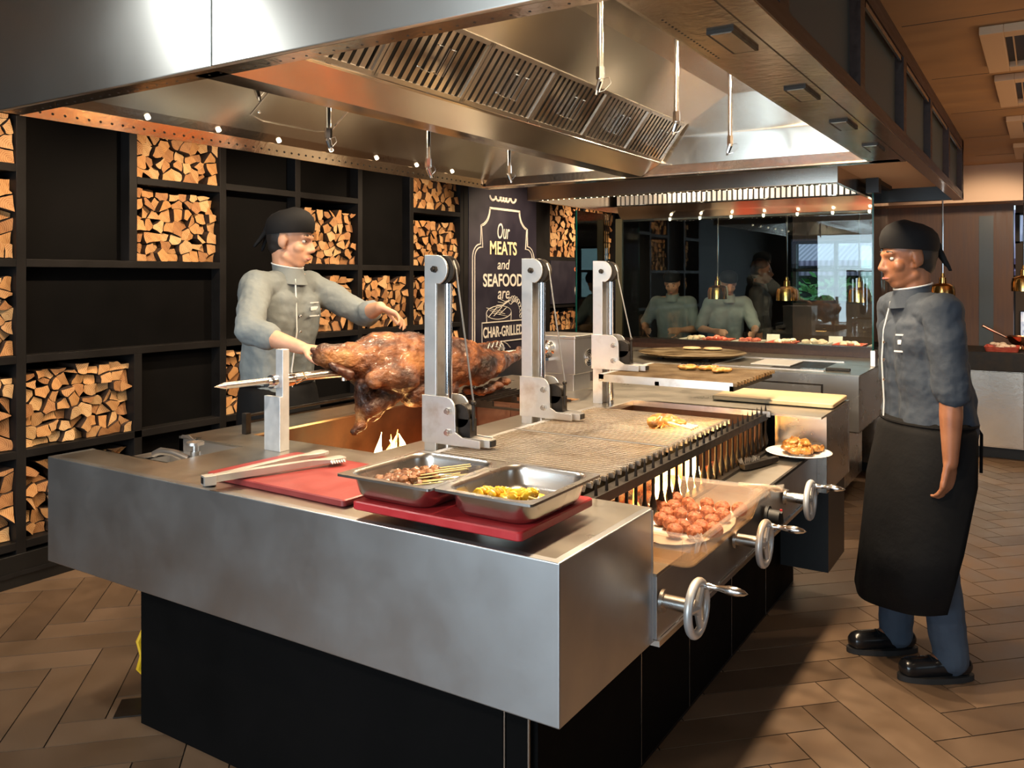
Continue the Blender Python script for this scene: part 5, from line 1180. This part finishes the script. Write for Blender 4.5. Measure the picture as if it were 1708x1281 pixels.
m, nt, b = base('poster_art'); n = nz(nt, 12, 2); c = ramp(nt, n.outputs[0], [(.35, (.1, .2, .4)), (.5, (.8, .85, .9)), (.62, (.6, .08, .06)), (.75, (.1, .1, .2))]); nt.links.new(c.outputs[0], b.inputs['Emission Color']); b.inputs['Emission Strength'].default_value = .7  # the poster's brightness is put in as a glow of its own
mb = MB(); mb.box(-.19, .34, 9.566, 9.57, .93, 1.19); obj('screen', mb, m, t)
# ---------------------------------------------------------------- people
def lerp(a, b, f): return a + (b - a) * f
def ik(s, h, l1, l2, pole):
    d = h - s; L_ = min(d.length, (l1 + l2) * .999); dn = d.normalized()
    a = (l1 * l1 - l2 * l2 + L_ * L_) / (2 * L_); hh = math.sqrt(max(0, l1 * l1 - a * a))
    p = (pole - dn * pole.dot(dn)).normalized()
    return s + dn * a + p * hh, s + dn * L_
def hand(mb, wrist, d, n, side, curl=25, spread=1.0):
    # d = direction of the fingers, n = palm normal (where the palm faces), side = +1 left / -1 right hand
    d = d.normalized(); n = (n - d * n.dot(d)).normalized(); u = d.cross(n) * side      # u points to the thumb side
    for k in range(4):
        o = (-.026 + .0175 * k)
        mb.cap(wrist + u * o * .55, .015, wrist + d * .085 + u * o, .0115, 10)
    for k, (o, L_) in enumerate(((.028, .070), (.0095, .080), (-.0095, .074), (-.027, .058))):
        p = wrist + d * .088 + u * o; a = 0; r = .0088
        for j, f in enumerate((.45, .32, .23)):
            a += R(curl) * (.7 + .18 * k) ; q = p + (d * math.cos(a) + n * math.sin(a) + u * .06 * spread * (1.5 - k) * .5) * L_ * f
            mb.cap(p, r, q, r * .90, 8); p = q; r *= .92
    p = wrist + d * .025 + u * .022
    for dd, L_, r in (((d * .55 + u * .75 + n * .25), .042, .0125), ((d * .85 + u * .35 + n * .35), .032, .0105), ((d * .95 + u * .05 + n * .35), .024, .0095)):
        q = p + dd.normalized() * L_; mb.cap(p, r, q, r * .9, 8); p = q
def person(name, label, loc, rz, P):
    g = P.get
    t = thing(name, label, 'person', loc, None, rz); S = g('scale', 1.0)
    V = lambda x, y, z: Vector((x, y, z)) * S
    Rz = Matrix.Rotation(-rz, 3, 'Z'); lo = Vector(loc)
    W2L = lambda p: Rz @ (Vector(p) - lo)
    lean = g('lean', 0.0)                                              # forward lean of the torso (m at the neck)
    pel = V(0, 0, .94); chest = V(lean * .55, 0, 1.27); nb = V(lean, 0, 1.475)
    yaw, pitch = g('yaw', 0), g('pitch', 0)
    HM = Matrix.Rotation(yaw, 3, 'Z') @ Matrix.Rotation(pitch, 3, 'Y')
    hc = nb + V(.03, 0, .155)
    H = lambda x, y, z: hc + HM @ (Vector((x, y, z)) * S)
    sh = {s: V(lean * .9 - .01, s * g('shoulder', .185), 1.425) for s in (1, -1)}
    arms = {}
    for s, key in ((1, 'lhand'), (-1, 'rhand')):
        h = g(key)
        h = W2L(h) if h is not None else sh[s] + V(.05, s * .06, -.56)
        pole = Vector(g('lpole' if s == 1 else 'rpole', (-.6, s * .5, -.6)))
        e, w = ik(sh[s], h, .30 * S, .265 * S, pole); arms[s] = (sh[s], e, w)
    feet = {1: g('lfoot', (.0, .10)), -1: g('rfoot', (.0, -.10))}
    legs = {}
    for s in (1, -1):
        hip = V(0, s * .09, .90); an = V(feet[s][0] - .03, feet[s][1], .085); k = lerp(hip, an, .52) + V(.035, 0, 0); legs[s] = (hip, k, an)
    vx = g('voxel', .0065); skin = M[g('skin', 'skin_pale')]; fat = g('fat', 1.0)
    # body: one continuous skin
    mb = MB(); c = mb.cap; e_ = lambda *a: mb.ell(*a)
    e_(H(-.012, 0, .035), Vector((.098, .076, .098)) * S, HM); e_(H(.030, 0, -.035), Vector((.066, .060, .078)) * S, HM)
    c(H(.055, 0, -.092), .026 * S, H(.035, 0, -.085), .040 * S); c(H(.0, .045, -.07), .022 * S, H(.055, .015, -.095), .020 * S); c(H(.0, -.045, -.07), .022 * S, H(.055, -.015, -.095), .020 * S)
    c(H(.086, 0, .012), .010 * S, H(.109, 0, -.028), .0125 * S); c(H(.100, .012, -.034), .009 * S, H(.100, -.012, -.034), .009 * S)
    c(H(.072, .034, .027), .014 * S, H(.086, .012, .024), .012 * S); c(H(.072, -.034, .027), .014 * S, H(.086, -.012, .024), .012 * S)
    for s in (1, -1): e_(H(.056, s * .040, -.025), .026 * S); e_(H(-.008, s * .078, -.004), Vector((.024, .010, .034)) * S, HM); c(H(-.018, s * .074, .02), .012 * S, H(0, s * .070, -.035), .010 * S)
    c(H(.084, .020, -.066), .0085 * S, H(.092, 0, -.064), .0095 * S); c(H(.084, -.020, -.066), .0085 * S, H(.092, 0, -.064), .0095 * S); c(H(.086, .014, -.076), .0085 * S, H(.086, -.014, -.076), .0085 * S)
    c(H(-.025, 0, -.05), .060 * S, nb, .058 * S)
    c(nb, .065 * S, chest + V(0, 0, .06), .10 * S)
    for s in (1, -1):
        c(nb + V(0, s * .03, -.04), .06 * S, sh[s], .058 * S); c(chest + V(0, s * .06, .04), .11 * S, V(0, s * .07, 1.05), .10 * S * fat); c(V(0, s * .07, 1.05), .10 * S * fat, V(0, s * .07, .93), .105 * S)
        a, b, w = arms[s]; c(a, .052 * S, b, .040 * S); c(b, .040 * S, lerp(b, w, .35), .041 * S); c(lerp(b, w, .35), .041 * S, w, .026 * S)
        hip, k, an = legs[s]; c(hip, .085 * S, k, .056 * S); c(k, .056 * S, lerp(k, an, .3), .054 * S); c(lerp(k, an, .3), .054 * S, an, .038 * S); c(an, .036 * S, an + V(.12, 0, -.045), .028 * S)
        hd = (w - b).normalized(); hd2 = g('lhdir' if s == 1 else 'rhdir'); hd = (Rz @ Vector(hd2)) if hd2 is not None else hd
        pn = g('lpalm' if s == 1 else 'rpalm'); pn = (Rz @ Vector(pn)) if pn is not None else Vector((0, -s, 0))
        hand(mb, w, hd, pn, s * g('flip', 1), g('curl', 25))
    blob('body', mb, skin, t, voxel=vx, smooth=3, local=True)
    if g('face', True):
        for s in (1, -1):
            mb = MB(); mb.ell(H(.074, s * .031, .006), Vector((.0095, .0125, .0075)) * S, HM, 12, 8); mb.m = 1; mb.ell(H(.0795, s * .031, .006), Vector((.0055, .0055, .0058)) * S, HM, 10, 6); obj('eye', mb, [M['eye'], M['iris']], t, local=True, smooth=True)
            mb = MB(); mb.tube([H(.084, s * .014, .032), H(.086, s * .030, .037), H(.074, s * .046, .032)], [.003 * S, .004 * S, .002 * S], 6); obj('eyebrow', mb, M['hair'], t, local=True)
        mb = MB(); mb.tube([H(.0905, .020, -.070), H(.0995, .008, -.0685), H(.101, 0, -.070), H(.0995, -.008, -.0685), H(.0905, -.020, -.070)], [.002 * S, .0055 * S, .005 * S, .0055 * S, .002 * S], 6); obj('lips', mb, M['lip'], t, local=True, smooth=True)
    mb = MB(); mb.ell(H(-.034, 0, .012), Vector((.088, .081, .085)) * S, HM); mb.ell(H(-.05, 0, -.035), Vector((.055, .066, .05)) * S, HM)
    if not g('cap', True): mb.ell(H(-.018, 0, .058), Vector((.096, .083, .085)) * S, HM)
    blob('hair', mb, M['hair'], t, voxel=.008, smooth=2, local=True)
    if g('cap', True):
        # cloth cap: band round the forehead, domed top, tie at the back
        mb = MB(); loops = []
        Mt = HM @ Matrix.Rotation(R(-8), 3, 'Y')
        for z, f in ((.030, 1.0), (.045, 1.04), (.075, 1.05), (.100, .98), (.122, .80), (.138, .52), (.145, .2)):
            loops.append([hc + (Mt @ Vector((-.010 + .108 * f * math.cos(2 * PI * i / 28), .091 * f * math.sin(2 * PI * i / 28), z + .008 * math.cos(2 * PI * i / 28)))) * S for i in range(28)])
        n = 28; vs = [p for l in loops for p in l]; fs = []
        for k in range(len(loops) - 1): q = k * n; fs += [(q + i, q + (i + 1) % n, q + n + (i + 1) % n, q + n + i) for i in range(n)]
        fs.append(tuple(range((len(loops) - 1) * n, len(loops) * n))); fs.append(tuple(range(n - 1, -1, -1))); mb.add(vs, fs)
        cp = obj('cap', mb, M[g('capm', 'cap')], t, local=True, smooth=True)
        mb = MB(); mb.ell(H(-.122, 0, .030), Vector((.022, .026, .022)) * S, HM, 10, 8); mb.cap(H(-.125, .01, .02), .014 * S, H(-.150, .03, -.07), .008 * S, 8); mb.cap(H(-.125, -.01, .02), .014 * S, H(-.165, -.02, -.055), .008 * S, 8)
        blob('cap_tie', mb, M[g('capm', 'cap')], t, voxel=.006, smooth=2, local=True)
    # jacket
    jm = M[g('jacket', 'cloth_grey')]; mb = MB(); c = mb.cap
    sl = g('sleeve', 1.25)
    c(nb + V(.004, 0, -.035), .072 * S, chest + V(0, 0, .06), .125 * S)
    for s in (1, -1):
        c(nb + V(0, s * .035, -.055), .070 * S, sh[s] + V(0, 0, -.002), .072 * S); c(chest + V(.005, s * .065, .05), .126 * S, V(.0, s * .07, 1.06), .118 * S * fat); c(V(0, s * .07, 1.06), .118 * S * fat, V(0, s * .075, g('hem', .86)), .125 * S * fat)
        a, b, w = arms[s]
        if sl <= 1: c(a, .072 * S, lerp(a, b, sl), .066 * S)
        else: c(a, .072 * S, b, .060 * S); c(b, .060 * S, lerp(b, w, sl - 1), .056 * S)
    blob('jacket', mb, jm, t, voxel=vx * 1.15, smooth=5, local=True, disp=(.022, .075))
    mb = MB()
    loops = []
    for z, f in ((-.045, 1.28), (.0, 1.08), (.030, 1.06), (.030, 1.0), (0, 1.0)):
        loops.append([nb + V(.066 * f * math.cos(2 * PI * i / 24) + (.012 if z < .02 else .006), .066 * f * math.sin(2 * PI * i / 24), z + .012 - .014 * math.cos(2 * PI * i / 24)) for i in range(24)])
    n = 24; vs = [p for l in loops for p in l]; fs = []
    for k in range(len(loops) - 1): q = k * n; fs += [(q + i, q + (i + 1) % n, q + n + (i + 1) % n, q + n + i) for i in range(n)]
    mb.add(vs, fs); cl = obj('collar', mb, jm, t, local=True, smooth=True)
    if g('trim', True):
        mb = MB(); mb.tube(loops[2], .0035 * S, 6, closed=True); obj('collar_piping', mb, M['piping'], cl, local=True)
        fx = .128 * fat
        mb = MB(); pts = [nb + V(.078, -.035, -.02), chest + V(.122, -.055, .07), chest + V(.128, -.058, -.05), V(fx, -.06, 1.05), V(fx + .004, -.06, .95)]
        mb.tube(pts, .0032 * S, 6); obj('placket_piping', mb, M['piping'], t, local=True)
        mb = MB(); 
        for zz in (.02, -.05, -.13): mb.ell(chest + V(.128, -.035, zz), .007 * S, None, 8, 6)
        obj('buttons', mb, M['chrome'], t, local=True)
    nt_ = g('tag')
    if nt_:
        c0 = chest + V(*nt_); d = V(*g('tagdir', (1, .0, 0))).normalized(); sd = Vector((0, 0, 1)).cross(d).normalized(); up = d.cross(sd); MM = Matrix((d, sd, up)).transposed()
        mb = MB(); mb.obox(c0, (.006, .075, .018), MM); obj('name_badge', mb, M['white'], t, local=True, bevel=.002)
        mb = MB(); mb.obox(c0 - up * .035, (.006, .10, .006), MM); mb.obox(c0 + up * .028, (.004, .09, .006), MM); obj('pocket_trim', mb, M['piping'], t, local=True)
    # trousers
    tm = M[g('trousers', 'trouser')]; mb = MB(); c = mb.cap
    for s in (1, -1):
        hip, k, an = legs[s]; c(V(0, s * .06, .96), .105 * S * fat, hip, .108 * S * fat); c(hip, .105 * S, k, .078 * S); c(k, .078 * S, an + V(0, 0, .03), .066 * S); c(an + V(0, 0, .03), .066 * S, an + V(-.005, 0, -.005), .064 * S)
    blob('trousers', mb, tm, t, voxel=vx * 1.15, smooth=4, local=True, disp=(.012, .07))
    if g('apron', True):
        mb = MB(); loops = []; a0 = 125; n = 36
        for z, fx, fy in ((1.0, .128, .185), (.95, .150, .205), (.75, .185, .225), (.5, .20, .235), (g('apron_hem', .30), .215, .245)):
            out = []
            for i in range(n + 1):
                az = 125 - 45 * min(1, (1.0 - z) / .7); a = R(-az + 2 * az * i / n); rp_ = 1 + .03 * math.sin(a * 7 + z * 3) * (1.1 - z); fl = .03 * (1 - z); zz = z + (.10 * (1 - math.cos(a)) * .5 * (1.1 - z) if z < .9 else 0)
                out.append(V(fx * fat * math.cos(a) * rp_ + fl, fy * fat * math.sin(a) * rp_, zz))
            loops.append(out)
        vs = [p for l in loops for p in l]; fs = []; m_ = n + 1
        for k in range(len(loops) - 1): q = k * m_; fs += [(q + i, q + i + 1, q + m_ + i + 1, q + m_ + i) for i in range(n)]
        mb.add(vs, fs); o = obj('apron', mb, M['apron'], t, local=True, smooth=True); sd = o.modifiers.new('t', 'SOLIDIFY'); sd.thickness = .006
        mb = MB(); mb.tube([V(.137 * fat * math.cos(2 * PI * i / 30), .193 * fat * math.sin(2 * PI * i / 30), .985) for i in range(30)], .006, 6, closed=True); mb.tube([V(-.14 * fat, .02, .985), V(-.17 * fat, .03, .93), V(-.19, .04, .78)], .006, 6); obj('apron_strings', mb, M['apron'], o, local=True)
    for s in (1, -1):
        hip, k, an = legs[s]; f0 = Vector((an.x, an.y, 0)); mb = MB(); c = mb.cap; ss = lambda x, y, z: f0 + V(x, y, z)
        c(ss(-.045, 0, .055), .040 * S, ss(.06, 0, .055), .040 * S); c(ss(.06, 0, .052), .040 * S, ss(.155, 0, .045), .042 * S); c(ss(.0, 0, .08), .042 * S, ss(-.02, 0, .10), .044 * S)
        mb.v = [(x, y, max(z, .018)) for x, y, z in mb.v]
        sh_ = blob('shoe', mb, M['shoe'], t, voxel=.006, smooth=3, local=True)
        mb = MB(); lp = []
        for z in (.001, .022):
            lp.append([f0 + V(.055 + .148 * math.cos(2 * PI * i / 28), .047 * math.sin(2 * PI * i / 28) * (1 + .12 * math.cos(2 * PI * i / 28)), z) for i in range(28)])
        mb.add(lp[0] + lp[1], [tuple(range(27, -1, -1)), tuple(range(28, 56))] + [(i, (i + 1) % 28, 28 + (i + 1) % 28, 28 + i) for i in range(28)]); obj('sole', mb, M['sole'], sh_, local=True, smooth=True)
        mb = MB()
        for q in range(3): mb.tube([f0 + V(.055 + .022 * q, -.024, .088 - .006 * q), f0 + V(.06 + .022 * q, 0, .099 - .006 * q), f0 + V(.055 + .022 * q, .024, .088 - .006 * q)], .003, 5)
        obj('laces', mb, M['rubber'], sh_, local=True)
    return t
# the cook behind the roast lamb, leaning in over it
person('cook', 'person in grey cook jacket and black cap reaching over the roast lamb', (-3.10, 2.79, 0), R(8), dict(
    scale=1.045, skin='skin_pale', jacket='cloth_grey', yaw=R(14), pitch=R(10), lean=.05,
    rhand=(-2.60, 2.47, 1.235), rhdir=(.8, .35, -.1), rpalm=(0, .3, -1), rpole=(-.3, -.8, -.5),
    lhand=(-2.62, 2.98, 1.39), lhdir=(.7, .35, -.35), lpalm=(0, -.3, -1), lpole=(-.2, .9, -.5),
    sleeve=1.35, tag=(.125, .07, .05), tagdir=(1, .25, 0), trousers='cloth_dark', curl=28, hem=.88))
# the cook walking past on the right
person('cook', 'person in navy cook jacket, long black apron and black shoes standing right of the grill', (-.385, 3.66, 0), R(212.5), dict(
    scale=.985, skin='skin_tan', jacket='cloth_navy', yaw=R(0), pitch=R(8), lean=.055, fat=1.16, shoulder=.20,
    lhand=(-.285, 3.42, .82), lhdir=(-.12, -.05, -1), lpalm=(-.5, .3, 0), lpole=(-.9, .3, -.1),
    rhand=(-.56, 3.90, .84), rhdir=(-.1, -.1, -1), rpalm=(.3, -.3, 0), rpole=(-.9, -.3, -.1),
    lfoot=(.0, .11), rfoot=(.10, -.13), sleeve=1.0, tag=(.105, .115, .03), tagdir=(.7, .7, 0), curl=20, hem=.94, apron_hem=.28))
# people working behind the glass
person('kitchen_worker', 'person in pale grey shirt leaning over the pass behind the left of the glass', (-3.12, 7.95, 0), R(-80), dict(
    scale=.90, jacket='cloth_lightgrey', lean=.10, pitch=R(25), voxel=.011, trim=False, sleeve=.9, lhand=(-2.95, 7.66, 1.02), rhand=(-3.3, 7.66, 1.02), apron=False, trousers='cloth_dark'))
person('kitchen_worker', 'person in grey shirt bending forward behind the heat lamp nearest the log wall', (-2.62, 8.0, 0), R(-60), dict(
    scale=.90, jacket='cloth_lightgrey', lean=.14, pitch=R(30), voxel=.011, trim=False, cap=True, sleeve=.9, lhand=(-2.25, 7.70, 1.02), rhand=(-2.62, 7.68, 1.02), apron=False, trousers='cloth_dark'))
person('kitchen_worker', 'person in dark clothes seen in profile behind the glass screen', (-2.42, 8.45, 0), R(10), dict(
    scale=.97, skin='skin_tan', jacket='cloth_dark', voxel=.011, trim=False, cap=False, sleeve=1.3, apron=False, trousers='cloth_dark'))
